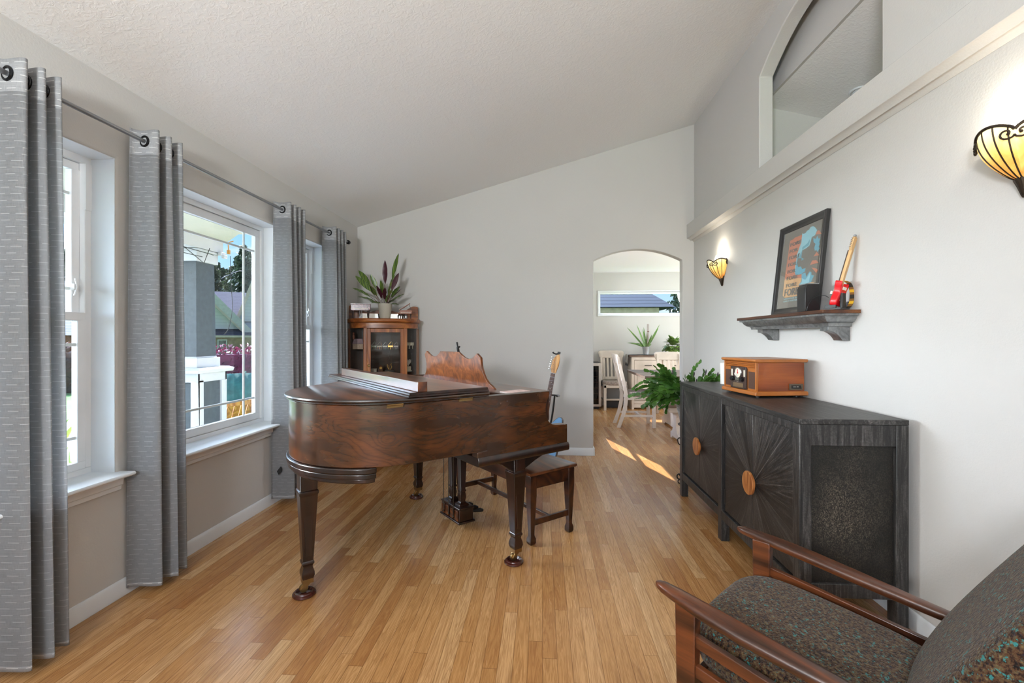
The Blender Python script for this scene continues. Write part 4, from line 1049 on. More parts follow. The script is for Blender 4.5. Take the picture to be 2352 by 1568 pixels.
# ---- miniature pianos
def mini(label, loc, rot, sc, mats, lid=0, group=None, name='miniature_piano', legs=True):
    t = thing(name, label, 'figurine', loc, rot, group)
    t.scale = (sc,) * 3
    bo, ke, le = mats
    ol = [(-.5, 0), (.5, 0), (.5, .45), (.42, .62), (.22, .72), (.1, .92), (-.12, 1.0), (-.36, .95), (-.5, .78)]
    ol = [(x, y * .82) for x, y in ol]
    b = NB(); poly(b, ol, 'Z', .42, .74); new(b, 'body', bo, t, .02)
    b = NB(); box(b, -.44, -.13, .42, .44, .02, .50); new(b, 'key_shelf', bo, t, .01)
    b = NB(); box(b, -.40, -.12, .50, .40, -.01, .525); new(b, 'keys', ke, t)
    b = NB(); TT = M.Translation((-.5, 0, .75)) @ M.Rotation(R(-lid), 4, 'Y') @ M.Translation((.5, 0, -.75))
    loft(b, [[TT @ V((x * 1.02, y, z)) for x, y in ol] for z in (.745, .79)]); new(b, 'lid', bo, t)
    if lid:
        b = NB(); tube(b, [(.42, .3, .74), (.42 - .12, .3, .74 + .9 * math.sin(R(lid)) * .95)], .02, 6); new(b, 'lid_prop', le, t)
    for x, y in ((-.4, .08), (.4, .08), (-.1, .7)):
        b = NB(); lathe(b, [(.035, 0), (.03, .08), (.06, .42)], (x, y, 0), 8); new(b, 'leg', le, t)
    b = NB(); box(b, -.09, .1, .02, .09, .16, .1); tube(b, [(-.05, .13, .1), (-.05, .13, .42)], .02, 6); tube(b, [(.05, .13, .1), (.05, .13, .42)], .02, 6); new(b, 'pedal_lyre', le, t)
    return t
MP = Mt('floral_pink_enamel', (.2, .1, .11), .25); nn = MP.noise(MP.obj(), 5, 4, .7); MP.set('Base Color', MP.ramp(nn, [(.4, (.045, .018, .018)), (.52, (.17, .08, .085)), (.62, (.34, .18, .18))])); MP = MP.m
CRM = plain('cream_porcelain', (.72, .66, .52), .3, var=.04)
DKL = plain('dark_toy_wood', (.03, .012, .008), .35, var=.1)
tz = zt + .0435
mini('pink floral miniature grand piano on the cabinet top, left of the potted plant', cpos(-.235, .06, tz), CT - R(4), .185, (MP, CRM, DKL))
mini('brown miniature grand piano with raised lid on the cabinet top, right of the plant', cpos(.205, .10, tz), CT - R(5), .125, (wood('toy_piano_wood', '4d200c', '7c3d18', 'a8622e', 'X', 6, .35, .6), CRM, DKL), 32)
# ---- potted prayer plant
pp_ = thing('potted_plant', 'potted plant with long patterned leaves in a cream pot on the glass cabinet', 'plant', cpos(.0, .10, tz))
b = NB(); lathe(b, [(0, 0), (.048, 0), (.052, .004), (.071, .148), (.073, .152), (.069, .152), (.064, .135), (0, .135)], seg=30); new(b, 'pot', plain('cream_ceramic', (.47, .43, .35), .35, var=.02), pp_)
b = NB(); lathe(b, [(0, .138), (.064, .136)], seg=20); new(b, 'soil', SOIL, pp_)
pm = Mt('rattlesnake_leaf', (.1, .2, .03), .35)
pv = pm.obj(); pw2 = pm.n('TexWave', {'Vector': pm.n('Mapping', {'Vector': pv, 'Rotation': (R(40), 0, 0)}), 'Scale': 22, 'Distortion': 2.5, 'Detail': 2}, out=1)
pcol = pm.ramp(pw2, [(.35, (.018, .05, .012)), (.6, (.09, .17, .02)), (.85, (.17, .24, .03))])
pm.set('Base Color', pm.mix(pm.n('NewGeometry', out=6), pcol, (.055, .010, .018, 1)))
b = NB(); bs = NB()
rl = random.Random(5)
LV = [(-.29, .36, .05, .20), (-.30, .30, .0, .22), (-.33, .18, -.02, .20), (-.31, .10, .05, .20), (-.2, .06, .1, .16), (-.13, .30, -.05, .16), (.01, .44, -.03, .235), (.125, .52, .03, .25), (.09, .30, .02, .17), (.155, .31, -.06, .19), (.2, .16, -.08, .18), (.19, .115, .02, .17), (.14, .06, -.08, .15), (.16, .0, -.05, .14), (.1, .10, .1, .15), (-.05, .18, -.1, .15), (.04, .16, -.12, .15), (-.13, .02, -.06, .13), (.06, .24, .08, .18), (-.08, .26, .1, .19), (.0, .12, .12, .14), (.11, .2, .12, .16), (-.22, .22, .1, .18)]
for dx, dz, dy, ln in LV:
    tip = V((dx, dy, .15 + dz)); base = V((dx * .12, dy * .12, .13))
    d = (tip - base); st = max(.1, 1 - ln / d.length)
    mid = base + d * st * .9 + V((0, 0, .015))
    tube(bs, [base, base.lerp(mid, .5) + V((0, 0, .01)), mid], .0025, 5, caps=False)
    upv = V((rl.uniform(-.3, .3) + (.1 if dx > 0 else -.1), -1.0, .45)) if dz > .2 else V((rl.uniform(-.2, .2), -.35, 1))
    if rl.random() < .3: upv = -upv
    leaf(b, mid, tip - mid, upv, (tip - mid).length, .046 + .012 * rl.random(), .12, 12, fold=.22, wave=.10)
new(bs, 'stem', plain('reddish_stem', (.10, .05, .03), .5), pp_)
new(b, 'foliage', pm.m, pp_, sharp=70)
# ---- things inside the cabinet
G1 = 'figurines on the upper glass shelf of the cabinet'
z1 = 1.1415
tq = lambda n, c, r=.25, mt=0: plain(n, c, r, mt, var=.1, vs=60)
GRN, GLD, SIL, ORG, LAV = tq('mint_porcelain', (.25, .34, .30)), tq('gilt', (.62, .38, .10), .3, .6), tq('crystal', (.55, .55, .55), .1), tq('orange_toy', (.5, .2, .06)), tq('lavender_porcelain', (.30, .25, .28))
t = thing('music_box', 'pink striped house-shaped music box on the upper shelf behind the left curved glass', 'box', cpos(-.262, .17, z1), CT)
b = NB(); box(b, -.05, -.03, 0, .05, .03, .055); new(b, 'box_body', tq('rosy_box', (.34, .22, .15)), t, .002)
b = NB(); poly(b, [(-.055, .055), (.055, .055), (.045, .105), (-.035, .105)], 'Y', -.034, .034); new(b, 'roof', tq('plum_roof', (.17, .08, .12)), t, .002)
b = NB(); ball(b, (-.04, 0, .125), (.012, .012, .03)); ball(b, (-.04, 0, .16), .010); new(b, 'figure', tq('coral_figure', (.38, .14, .09)), t)
for x, y, nm, col, s, lb in ((-.108, .12, GRN, GRN, .050, 'mint green miniature piano with raised lid, first from the left behind the cabinet door'), (-.054, .12, tq('olive_porcelain', (.26, .25, .17)), ORG, .048, 'olive miniature piano with raised lid, second from the left behind the cabinet door'), (.0, .12, SIL, SIL, .048, 'clear crystal miniature piano, third from the left behind the cabinet door'), (.054, .12, GLD, GLD, .049, 'golden miniature piano with raised lid, fourth from the left behind the cabinet door'), (.108, .12, LAV, SIL, .048, 'lavender and silver miniature piano, last on the right behind the cabinet door')):
    mini(lb, cpos(x, y, z1), CT - R(10), s, (nm, CRM, col), 50, G1)
mini('cream miniature grand piano on the upper shelf behind the right curved glass', cpos(.245, .16, z1), CT - R(20), .085, (CRM, CRM, CRM), 0, G1)
z2 = .9115
t = thing('ornament', 'golden lyre ornament on a black stand on the lower cabinet shelf', 'figurine', cpos(.045, .13, z2), CT)
b = NB(); box(b, -.045, -.025, 0, .045, .025, .016); new(b, 'stand', BLACK, t, .001)
b = NB(); tube(b, cr([(-.004, 0, .02), (-.02, 0, .05), (-.022, 0, .075)]), .003, 6); tube(b, cr([(.004, 0, .02), (.022, 0, .045), (.012, 0, .07), (.02, 0, .08)]), .003, 6); tube(b, [(-.005, 0, .016), (-.005, 0, .07)], .0025, 6); new(b, 'lyre', GLD, t)
t = thing('mantel_clock', 'tiny brown clock with a gold dial on the lower cabinet shelf', 'clock', cpos(-.04, .15, z2), CT)
b = NB(); poly(b, [(-.025, 0), (.025, 0), (.02, .015), (.02, .05), (.0, .07), (-.02, .05), (-.02, .015)], 'Y', -.012, .012); new(b, 'case', tq('brown_clock', (.09, .03, .015)), t, .002)
b = NB(); lathe(b, [(0, 0), (.013, 0), (.012, .003), (0, .003)], seg=18, T=M.Translation((0, -.012, .038)) @ M.Rotation(R(90), 4, 'X')); new(b, 'dial', GLD, t)
t = thing('trinket_box', 'grey lidded trinket box at the left of the lower cabinet shelf', 'box', cpos(-.112, .12, z2), CT)
b = NB(); box(b, -.03, -.02, 0, .03, .02, .028); new(b, 'box_body', tq('grey_porcelain', (.36, .36, .34)), t, .002)
b = NB(); box(b, -.033, -.023, .028, .033, .023, .036); new(b, 'lid', tq('grey_lid', (.3, .3, .28)), t, .002)
t = thing('ornament', 'white heart ornament on a square base behind the right curved glass', 'figurine', cpos(.235, .16, z2), CT - R(10))
b = NB(); box(b, -.035, -.03, 0, .035, .03, .006); box(b, -.026, -.022, .006, .026, .022, .048); new(b, 'base', CRM, t, .002)
b = NB(); hp = [(.030 * math.sin(q) ** 3, .0026 * (13 * math.cos(q) - 5 * math.cos(2 * q) - 2 * math.cos(3 * q) - math.cos(4 * q))) for q in [2 * PI * k / 28 for k in range(28)]]
poly(b, [(x, z + .092) for x, z in hp], 'Y', -.007, .007); new(b, 'heart', tq('pearl_heart', (.55, .52, .48)), t, .002)
# ================================================================== blue guitar on its stand
gx, gy = -.035, 4.10
gt = thing('electric_guitar', 'light blue electric guitar with a maple headstock standing behind the piano', 'guitar', (gx, gy, .16), (R(-9), R(7.5), R(-24)))
body = cr([V(p + (0,)) for p in [(-.02, 0), (.09, .005), (.15, .055), (.16, .12), (.135, .19), (.115, .245), (.125, .30), (.16, .355), (.155, .40), (.125, .41), (.09, .375), (.06, .34), (.03, .33), (-.03, .335), (-.06, .37), (-.105, .395), (-.14, .37), (-.13, .30), (-.115, .24), (-.135, .18), (-.16, .11), (-.14, .045), (-.09, .005)]], 4, True)
BLU = plain('blue_burst_lacquer', (.20, .42, .75), .18, var=.12, vs=5, coat=.4)
b = NB(); poly(b, [(p.x, p.y) for p in body], 'Y', -.020, .020); new(b, 'body', BLU, gt, .005, 3)
b = NB(); rings = [[V((p.x * k, y, (p.y - .2) * k + .2)) for p in body] for k, y in ((1.003, -.0195), (1.006, -.015), (1.006, .015), (1.003, .0195))]; loft(b, rings, caps=False); new(b, 'binding', DKL, gt)
b = NB(); poly(b, [(-.07, .10), (.06, .10), (.10, .2), (.085, .28), (.10, .33), (.06, .335), (-.05, .33), (-.08, .25)], 'Y', -.0225, -.0195); new(b, 'pickguard', plain('dark_blue_guard', (.03, .06, .22), .3), gt)
b = NB(); box(b, -.028, -.036, .33, .028, -.008, .35); loft(b, [[V((x, y, z)) for x, y in ((-w, -.028), (w, -.028), (w * .6, -.006), (-w * .6, -.006))] for w, z in ((.028, .30), (.021, .79))])
hd = [(-.021, .79), (.021, .79), (.026, .82), (.036, .86), (.036, .93), (.025, .965), (.008, .96), (-.018, .93), (-.03, .90), (-.034, .83)]
poly(b, hd, 'Y', -.026, -.012); new(b, 'neck', wood('maple_neck', '8f5a28', 'c08a4c', 'd8aa6e', 'Z', 2, .3, .4, coat=.2), gt, .002)
b = NB(); loft(b, [[V((x, y, z)) for x, y in ((-w, -.034), (w, -.034), (w, -.028), (-w, -.028))] for w, z in ((.028, .25), (.021, .785))]); fb = new(b, 'fretboard', plain('rosewood', (.075, .032, .022), .4, var=.15, vs=60), gt)
b = NB()
for k in range(1, 20):
    z = .785 - .62 * (1 - 2 ** (-k / 12)); w = .021 + (.785 - z) * .013
    box(b, -w, -.0352, z - .0012, w, -.0338, z + .0012)
box(b, -.021, -.036, .784, .021, -.030, .789)
new(b, 'fret_wire', CHROME, fb)
b = NB()
for k in (3, 5, 7, 9): 
    z = .785 - .62 * (1 - (2 ** (-k / 12) + 2 ** (-(k - 1) / 12)) / 2); lathe(b, [(0, 0), (.003, 0), (.003, .0008), (0, .0008)], seg=10, T=M.Translation((0, -.0339, z)) @ M.Rotation(R(90), 4, 'X'))
new(b, 'inlay', IV, fb)
b = NB()
for k in range(6):
    z = .822 + k * .022; x = -.032 + k * .002
    lathe(b, [(.003, 0), (.003, .012), (0, .012)], (0, 0, 0), 8, T=M.Translation((x + .013, -.026, z)) @ M.Rotation(R(90), 4, 'X')); tube(b, [(x, -.018, z), (x - .016, -.018, z)], .003, 6); ball(b, (x - .022, -.018, z), (.008, .004, .006), 8)
new(b, 'tuner', CHROME, gt)
b = NB()
for k in range(6): tube(b, [(-.018 + k * .0072, -.0375, .12), (-.0145 + k * .0058, -.0372, .788), (-.020 + k * .0055, -.033, .822 + k * .022)], .0006, 4, caps=False)
new(b, 'string', CHROME, gt)
b = NB(); box(b, -.03, -.034, .11, .03, -.02, .14); box(b, -.03, -.03, .27, .03, -.02, .29); new(b, 'bridge', CHROME, gt)
gm4 = M.Translation((gx, gy, .16)) @ (M.Rotation(R(-24), 4, 'Z') @ M.Rotation(R(7.5), 4, 'Y') @ M.Rotation(R(-9), 4, 'X'))
t = thing('clip_tuner', "black clip-on tuner on the blue guitar's headstock", 'tuner', gm4 @ V((.005, -.02, .968)), (R(-9), R(7.5), R(-24)))
b = NB(); box(b, .008, -.03, -.002, .034, -.012, .018); new(b, 'display', BLACK, t, .003)
b = NB(); tube(b, [(.02, -.01, .004), (-.01, -.012, -.006), (-.03, -.014, -.002), (-.042, -.02, .006)], [.007, .007, .006, .008], 8); new(b, 'clip', BLACK, t)
st = thing('guitar_stand', 'black tubular stand holding the blue guitar', 'guitar stand', (gx, gy, 0), R(-24))
b = NB()
nk = M.Rotation(R(24), 4, 'Z') @ M.Translation((-gx, -gy, 0)) @ gm4
pN = nk @ V((0, .03, .60)); 
tube(b, cr([(0, .17, .30), (pN.x * .6, .19, .50), (pN.x, pN.y + .07, pN.z - .02)]), .009, 10)
tube(b, [(0, .11, .02), (0, .17, .30)], .011, 10); tube(b, [(-.17, .2, .01), (0, .12, .10), (.17, .2, .01)], .009, 10); tube(b, [(0, -.18, .01), (0, .11, .08)], .009, 10)
for s in (-1, 1): tube(b, [(0, .13, .13), (s * .07, .10, .13), (s * .08, -.06, .135), (s * .08, -.075, .16)], .007, 8)
new(b, 'tube_frame', BLACKM, st)
b = NB(); tube(b, [pN + V((-.05, .0, -.02)), pN + V((-.05, .055, -.02)), pN + V((0, .07, -.02)), pN + V((.05, .055, -.02)), pN + V((.05, .0, -.02))], .008, 8); new(b, 'neck_yoke', BLACK, st)
# ================================================================== big cactus plant on its iron stand
px_, py_ = 1.30, 4.05
ps = thing('plant_stand', 'black wrought iron plant stand with scrolls behind the far end of the sideboard', 'plant stand', (px_, py_, 0))
b = NB(); torus(b, (0, 0, .50), .115, .006); torus(b, (0, 0, .44), .07, .004)
for k in range(12):
    a = 2 * PI * k / 12; tube(b, [(.115 * math.cos(a), .115 * math.sin(a), .50), (.09 * math.cos(a + .25), .09 * math.sin(a + .25), .47), (.07 * math.cos(a), .07 * math.sin(a), .44)], .0025, 5)
new(b, 'basket_ring', BLACKM, ps)
for k in range(3):
    a = R(200) + 2 * PI * k / 3
    q = lambda r, z: (r * math.cos(a), r * math.sin(a), z)
    b = NB(); tube(b, cr([q(.10, .45), q(.06, .40), q(.05, .36), q(.075, .30), q(.105, .24), q(.10, .17), q(.06, .12), q(.07, .07), q(.12, .04), q(.15, .05), q(.155, .075), q(.135, .085), q(.128, .07)], 5), .006, 7)
    tube(b, cr([q(.06, .40), q(.09, .385), q(.10, .41), q(.085, .42)], 5), .005, 6); tube(b, cr([q(.09, .33), q(.135, .34), q(.15, .38), q(.13, .395), q(.12, .375)], 5), .005, 6)
    tube(b, cr([q(.07, .07), q(.11, .01), q(.14, .008), q(.145, .03), q(.13, .035)], 5), .005, 6); new(b, 'leg', BLACKM, ps)
pl = thing('cactus_plant', 'large trailing green cactus plant in a grey ribbed pot behind the sideboard', 'plant', (px_, py_, .445))
ribm = plain('grey_ribbed_ceramic', (.16, .17, .18), .3, var=.1)
b = NB(); pr = [(0, 0), (.085, 0)]
for k in range(26): pr += [(.085 + .0025 * k - .0015, .012 + k * .0105), (.085 + .0025 * k + .0025, .017 + k * .0105)]
pr += [(.152, .285), (.158, .29), (.158, .312), (.146, .312), (.14, .28), (0, .28)]
lathe(b, pr, seg=36); new(b, 'pot', ribm, pl)
b = NB(); lathe(b, [(0, .288), (.141, .286)], seg=20); new(b, 'soil', SOIL, pl)
CAC = leafmat('cactus_segment', (.085, .21, .03), (.025, .085, .012), vs=14)
b = NB(); bu = NB(); rc = random.Random(11)
def seg(b, p, d, nrm, L, Wd):
    s = d.cross(nrm).normalized(); n = s.cross(d)
    sh = [(0, .22), (.25, .75), (.45, .95), (.55, .85), (.78, 1.0), (.92, .8), (1, .3)]
    rows = []
    for t, w in sh:
        c = p + d * (L * t); h = Wd * .5 * w
        rows.append([b.verts.new(c - s * h), b.verts.new(c + n * .004 * (1 - abs(t - .5))), b.verts.new(c + s * h)])
    for a, e in zip(rows, rows[1:]):
        for k in (0, 1): b.faces.new((a[k], a[k + 1], e[k + 1], e[k]))
for i in range(175):
    az = rc.uniform(0, 2 * PI); 
    if rc.random() < .45: az = rc.gauss(PI * 1.0, .55)
    if i > 125: az = rc.gauss(.1, .6)
    up = rc.uniform(.15, 1.25) if i <= 125 else rc.uniform(.5, 1.3)
    d = V((math.cos(az), math.sin(az) * .8, up)).normalized()
    p = V((math.cos(az) * .09 * rc.random(), math.sin(az) * .09 * rc.random(), .285))
    n = rc.randint(4, 7); drp = rc.uniform(.06, .20) / max(.45, up) ** .3
    if az > PI * .7 and az < PI * 1.4: n += 1
    nr = V((rc.uniform(-1, 1), rc.uniform(-1, 1), rc.uniform(-1, 1))).normalized()
    if math.cos(az) > .4: n = min(n, 5); drp *= .6
    for k in range(n):
        L_ = rc.uniform(.046, .062)
        seg(b, p, d, (nr + d * .01), L_, rc.uniform(.030, .042))
        p = p + d * (L_ * .97)
        d = (d + V((0, 0, -drp)) + V((rc.uniform(-.2, .2), rc.uniform(-.2, .2), rc.uniform(-.12, .12)))).normalized()
        if px_ + p.x > 1.54: d.x = -abs(d.x)
        if py_ + p.y < 3.80 and p.z < .50: d = V((d.x, abs(d.y), abs(d.z))).normalized()
        nr = (nr + V((rc.uniform(-.5, .5), rc.uniform(-.5, .5), rc.uniform(-.5, .5)))).normalized()
        if p.z < .20: break
        if rc.random() < .22 and k > 2:
            d2 = (d + V((rc.uniform(-.8, .8), rc.uniform(-.8, .8), rc.uniform(-.4, .6)))).normalized(); q = p.copy()
            for _ in range(rc.randint(1, 3)):
                seg(b, q, d2, nr, .050, .034); q = q + d2 * .041; d2 = (d2 + V((0, 0, -.2))).normalized()
                if px_ + q.x > 1.55 or (py_ + q.y < 3.79 and q.z < .52): break
for dx, dz in ((-.03, .47), (.0, .50), (.02, .44), (.10, .52), (.2, .50), (.24, .46), (-.18, .52)):
    tube(bu, [(dx, -.03, dz - .03), (dx + .004, -.03, dz), (dx + .006, -.03, dz + .018)], [.003, .007, .002], 6)
new(b, 'foliage', CAC, pl, sharp=60); new(bu, 'bud', plain('dark_bud', (.035, .022, .03), .5), pl)
# ================================================================== dining room furniture
WHT = plain('whitewashed_wood', (.62, .545, .47), .45, var=.05, vs=6)
TOPW = wood('grey_brown_tabletop', '3a2c24', '5e4b3f', '7d695b', 'X', 1.2, .35, .6)
CUSH = plain('taupe_chenille', (.27, .22, .19), .9, var=.22, vs=70, bump=.5, bs=200)
def chair(label, loc, rot):
    """local: front towards -y, back at +y"""
    t = thing('dining_chair', label, 'chair', loc, rot, 'white dining chairs')
    w, d = .40, .42
    b = NB(); box(b, -w / 2, -d / 2, .39, w / 2, d / 2 - .03, .445); new(b, 'seat_frame', WHT, t, .004)
    new(cushion(M.Translation((0, -.015, .468)), w + .02, d - .01, .075, 5), 'cushion', CUSH, t, sharp=80)
    for s in (-1, 1):
        b = NB(); box(b, s * (w / 2 - .022) - .022, -d / 2, 0, s * (w / 2 - .022) + .022, -d / 2 + .044, .44); new(b, 'leg', WHT, t, .003)
        pts = [(.30, 0), (.235, .18), (.20, .34), (.195, .46), (.225, .62), (.275, .82), (.315, .99)]
        b = NB(); loft(b, [[V((s * (w / 2 - .02) + i * .02, y + j * .024, z)) for i, j in ((-1, -1), (1, -1), (1, 1), (-1, 1))] for y, z in pts]); new(b, 'rear_leg', WHT, t, .003)
        b = NB(); box(b, s * (w / 2 - .022) - .010, -d / 2 + .04, .15, s * (w / 2 - .022) + .010, .235, .18); new(b, 'side_stretcher', WHT, t, .002)
    b = NB(); box(b, -w / 2 + .03, -.02, .15, w / 2 - .03, .015, .178); new(b, 'cross_stretcher', WHT, t, .002)
    b = NB(); tp = [(-w / 2 - .01, .90), (-w / 2 - .03, .955), (-w / 2 - .03, 1.0), (-w / 2 + .0, 1.022), (-.1, 1.028), (.1, 1.028), (w / 2, 1.022), (w / 2 + .03, 1.0), (w / 2 + .03, .955), (w / 2 + .01, .90), (.1, .892), (-.1, .892)]
    loft(b, [[V((x, .297 + (z - .9) * .25 + o, z)) for x, z in tp] for o in (-.014, .016)]); new(b, 'top_rail', WHT, t, .004)
    b = NB(); box(b, -w / 2 + .02, .19, .505, w / 2 - .02, .215, .555); new(b, 'lower_rail', WHT, t, .003)
    for k in range(5):
        x = -.135 + k * .0675
        b = NB(); loft(b, [[V((x + i * .017, y + j * .007, z)) for i, j in ((-1, -1), (1, -1), (1, 1), (-1, 1))] for y, z in ((.205, .55), (.245, .72), (.30, .90))]); new(b, 'slat', WHT, t, .002)
    return t
chair('white slatted dining chair against the end wall beside the wine fridge', (1.262, 8.19, 0), 0)
chair('white slatted dining chair seen from its side, tucked under the near side of the table', (1.365, 6.648, 0), R(90))
chair('white slatted dining chair mostly hidden behind the cactus plant, beyond the table', (2.10, 7.46, 0), R(0))
tb = thing('dining_table', 'dining table with a dark grey-brown top and white base', 'table', (2.25, 6.5, 0))
b = NB(); box(b, -.95, -.62, .735, .95, .62, .77); new(b, 'table_top', TOPW, tb, .004)
b = NB()
for y in (-.5, .48): box(b, -.70, y, .655, .70, y + .02, .735)
for x in (-.72, .70): box(b, x, -.5, .655, x + .02, .5, .735)
new(b, 'apron', WHT, tb, .003)
def trestle(b, x, w, h, th=.07):
    pr = [(0, h), (.42 * w, h), (.40 * w, h - .06), (.20 * w, h * .72), (.16 * w, h * .45), (.30 * w, h * .25), (.5 * w, .075), (.5 * w, 0), (.36 * w, 0), (.30 * w, .03), (0, .03)]
    poly(b, pr + [(-p[0], p[1]) for p in pr[::-1][1:-1]], 'X', x - th / 2, x + th / 2)
for x in (-.42, .55):
    b = NB(); trestle(b, x, .9, .655, .09); new(b, 'trestle', WHT, tb, .004)
bh = thing('dining_bench', 'white dining bench with a brown plank seat on the near side of the table', 'bench', (2.12, 5.72, 0))
b = NB(); box(b, -.70, -.19, .425, .70, .19, .46); new(b, 'seat', TOPW, bh, .006)
b = NB(); box(b, -.6, -.15, .36, .6, .15, .425); new(b, 'apron', WHT, bh, .003)
for x in (-.46, .46):
    b = NB(); trestle(b, x, .36, .40, .08); new(b, 'trestle', WHT, bh, .004)
bf = thing('buffet', 'white buffet with a brown top along the dining room end wall', 'cabinet', (2.10, 8.34, 0))
b = NB(); box(b, -.57, -.21, .925, .57, .21, .955); new(b, 'top', TOPW, bf, .004)
b = NB(); box(b, -.535, -.17, .10, .535, .2, .925)
for x in (-.53, .49): box(b, x, -.195, 0, x + .04, .2, .925)
for z0, z1 in ((.87, .925), (.655, .675), (.10, .15)): box(b, -.49, -.195, z0, .49, -.16, z1)
for k in (-1, 1): poly(b, [(k * .49, .10), (k * .49, .03), (k * .33, .03), (k * .30, .05), (k * .25, .085), (k * .18, .10)], 'Y', -.19, -.165)
new(b, 'body', WHT, bf, .003)
for x in (-.245, .245):
    b = NB(); box(b, x - .235, -.188, .685, x + .235, -.165, .862); dw = new(b, 'drawer', WHT, bf, .003)
    b = NB(); tube(b, [(x - .055, -.188, .775), (x - .055, -.21, .775), (x + .055, -.21, .775), (x + .055, -.188, .775)], .006, 8); new(b, 'handle', BLACKM, dw)
    b = NB(); box(b, x - .235, -.188, .16, x + .235, -.165, .65); box(b, x - .18, -.194, .21, x + .18, -.18, .60); new(b, 'door', WHT, bf, .004)
t = thing('table_runner', 'black and white striped runner hanging over the left end of the buffet', 'runner', (1.523, 8.34, .961))
rm = Mt('striped_runner', (.5, .5, .5), .8); q = rm.math('FRACT', rm.math('MULTIPLY', rm.n('SeparateXYZ', {0: rm.obj()}, out=1), 22)); rm.set('Base Color', rm.ramp(q, [(0, (.03, .03, .035)), (.45, (.62, .6, .58))], 'CONSTANT'))
b = NB(); ln = [(.92, .002), (.02, .002), (-.004, -.002), (-.010, -.06), (-.012, -.13), (-.006, -.165)]
loft(b, [[V((x, y, z)) for y in (-.13, -.06, 0, .06, .13)] for x, z in ln], closed=False); o = new(b, 'cloth', rm.m, t); o.modifiers.new('t', 'SOLIDIFY').thickness = .002
b = NB()
for k in range(9): tube(b, [(-.006, -.12 + k * .03, -.165), (-.01, -.12 + k * .03, -.20)], .004, 5)
new(b, 'tassel', BLACK, t)
# plants on the buffet
GRL = leafmat('strap_leaf_green', (.13, .24, .05), (.06, .13, .03))
oc = thing('potted_orchid', 'strap-leaved plant in a grey metal pot on the buffet', 'plant', (1.84, 8.25, .9645))
b = NB(); lathe(b, [(0, 0), (.048, 0), (.066, .135), (.069, .14), (.064, .14), (.06, .12), (0, .12)], seg=26); new(b, 'pot', plain('grey_zinc_pot', (.36, .38, .40), .4, .4), oc)
b = NB()
for dx, dz, dr_ in ((-.30, .38, .05), (-.16, .42, .0), (-.05, .34, .0), (-.03, .37, 0), (.03, .30, 0), (.22, .42, 0), (.2, .35, .0), (.10, .24, 0), (-.28, .16, .35), (-.2, .15, .45), (-.12, .10, .2), (.06, .1, .1), (.09, .08, .2), (-.07, .09, .0)):
    d = V((dx, rl.uniform(-.05, .05), dz)); leaf(b, (dx * .08, 0, .12), d, (.3, -1, .2), d.length, .034, dr_, 10, fold=.3, shape=.8)
new(b, 'foliage', GRL, oc, sharp=70)
b = NB(); tube(b, [(.02, 0, .12), (.025, .0, .54)], .004, 6); tube(b, [(.045, 0, .12), (.05, 0, .54)], .004, 6); box(b, .018, -.006, .40, .056, .006, .415); new(b, 'support_stake', plain('brown_stake', (.16, .07, .05), .5), oc)
lp = thing('leafy_plant', 'low bushy yellow-green plant on the buffet, right of the strap-leaved plant', 'plant', (2.33, 8.28, .9645))
b = NB(); lathe(b, [(0, 0), (.06, 0), (.08, .10), (.082, .105), (.075, .105), (.07, .09), (0, .09)], seg=22); new(b, 'pot', plain('white_pot', (.7, .68, .64), .35), lp)
b = NB()
for k in range(110):
    a = rl.uniform(0, 2 * PI); e_ = rl.uniform(-.35, 1.3)
    d = V((math.cos(a) * math.cos(e_), math.sin(a) * math.cos(e_) * .8, math.sin(e_)))
    base = V((0, 0, .13)) + d * rl.uniform(.05, .14); leaf(b, base, d + V((0, 0, -.3)), V((0, 0, 1)) + d * .3, .11, .078, .4, 6, fold=.12, shape=.8)
new(b, 'foliage', leafmat('variegated_leaf', (.24, .34, .08), (.05, .13, .03), vs=28), lp, sharp=70)
# wine fridge
wf = thing('wine_fridge', 'black wine fridge with a light frame and wooden racks beside the far chair', 'fridge', (.805, 8.33, 0))
b = NB(); box(b, -.225, -.2, .045, .225, .24, .82); box(b, -.2, -.17, 0, .2, .2, .045); new(b, 'body', BLACK, wf, .003)
b = NB()
for a in ((-.225, .05, -.185, .815), (.185, .05, .225, .815), (-.185, .05, .185, .09), (-.185, .765, .185, .815)): box(b, a[0], -.235, a[1], a[2], -.202, a[3])
dd = new(b, 'door_frame', plain('brushed_steel', (.55, .50, .45), .35, .6), wf, .003)
b = NB(); box(b, -.185, -.222, .09, .185, -.216, .765); new(b, 'door_glass', glassy('smoked_glass', (.45, .47, .5), 1), dd)
for k in range(6):
    b = NB(); box(b, -.185, -.2135, .17 + k * .10, .185, -.2005, .182 + k * .10); new(b, 'wine_rack', plain('beech_rack', (.45, .26, .13), .5), wf)
t = thing('floor_box', 'black box on the floor under the far dining chair', 'box', (1.285, 8.42, 0))
b = NB(); box(b, -.14, -.10, 0.001, .14, .10, .13); new(b, 'box_body', plain('matte_black_box', (.03, .03, .035), .5), t, .004)
b = NB(); box(b, -.145, -.105, .11, .145, .105, .135); new(b, 'lid', BLACK, t, .003)
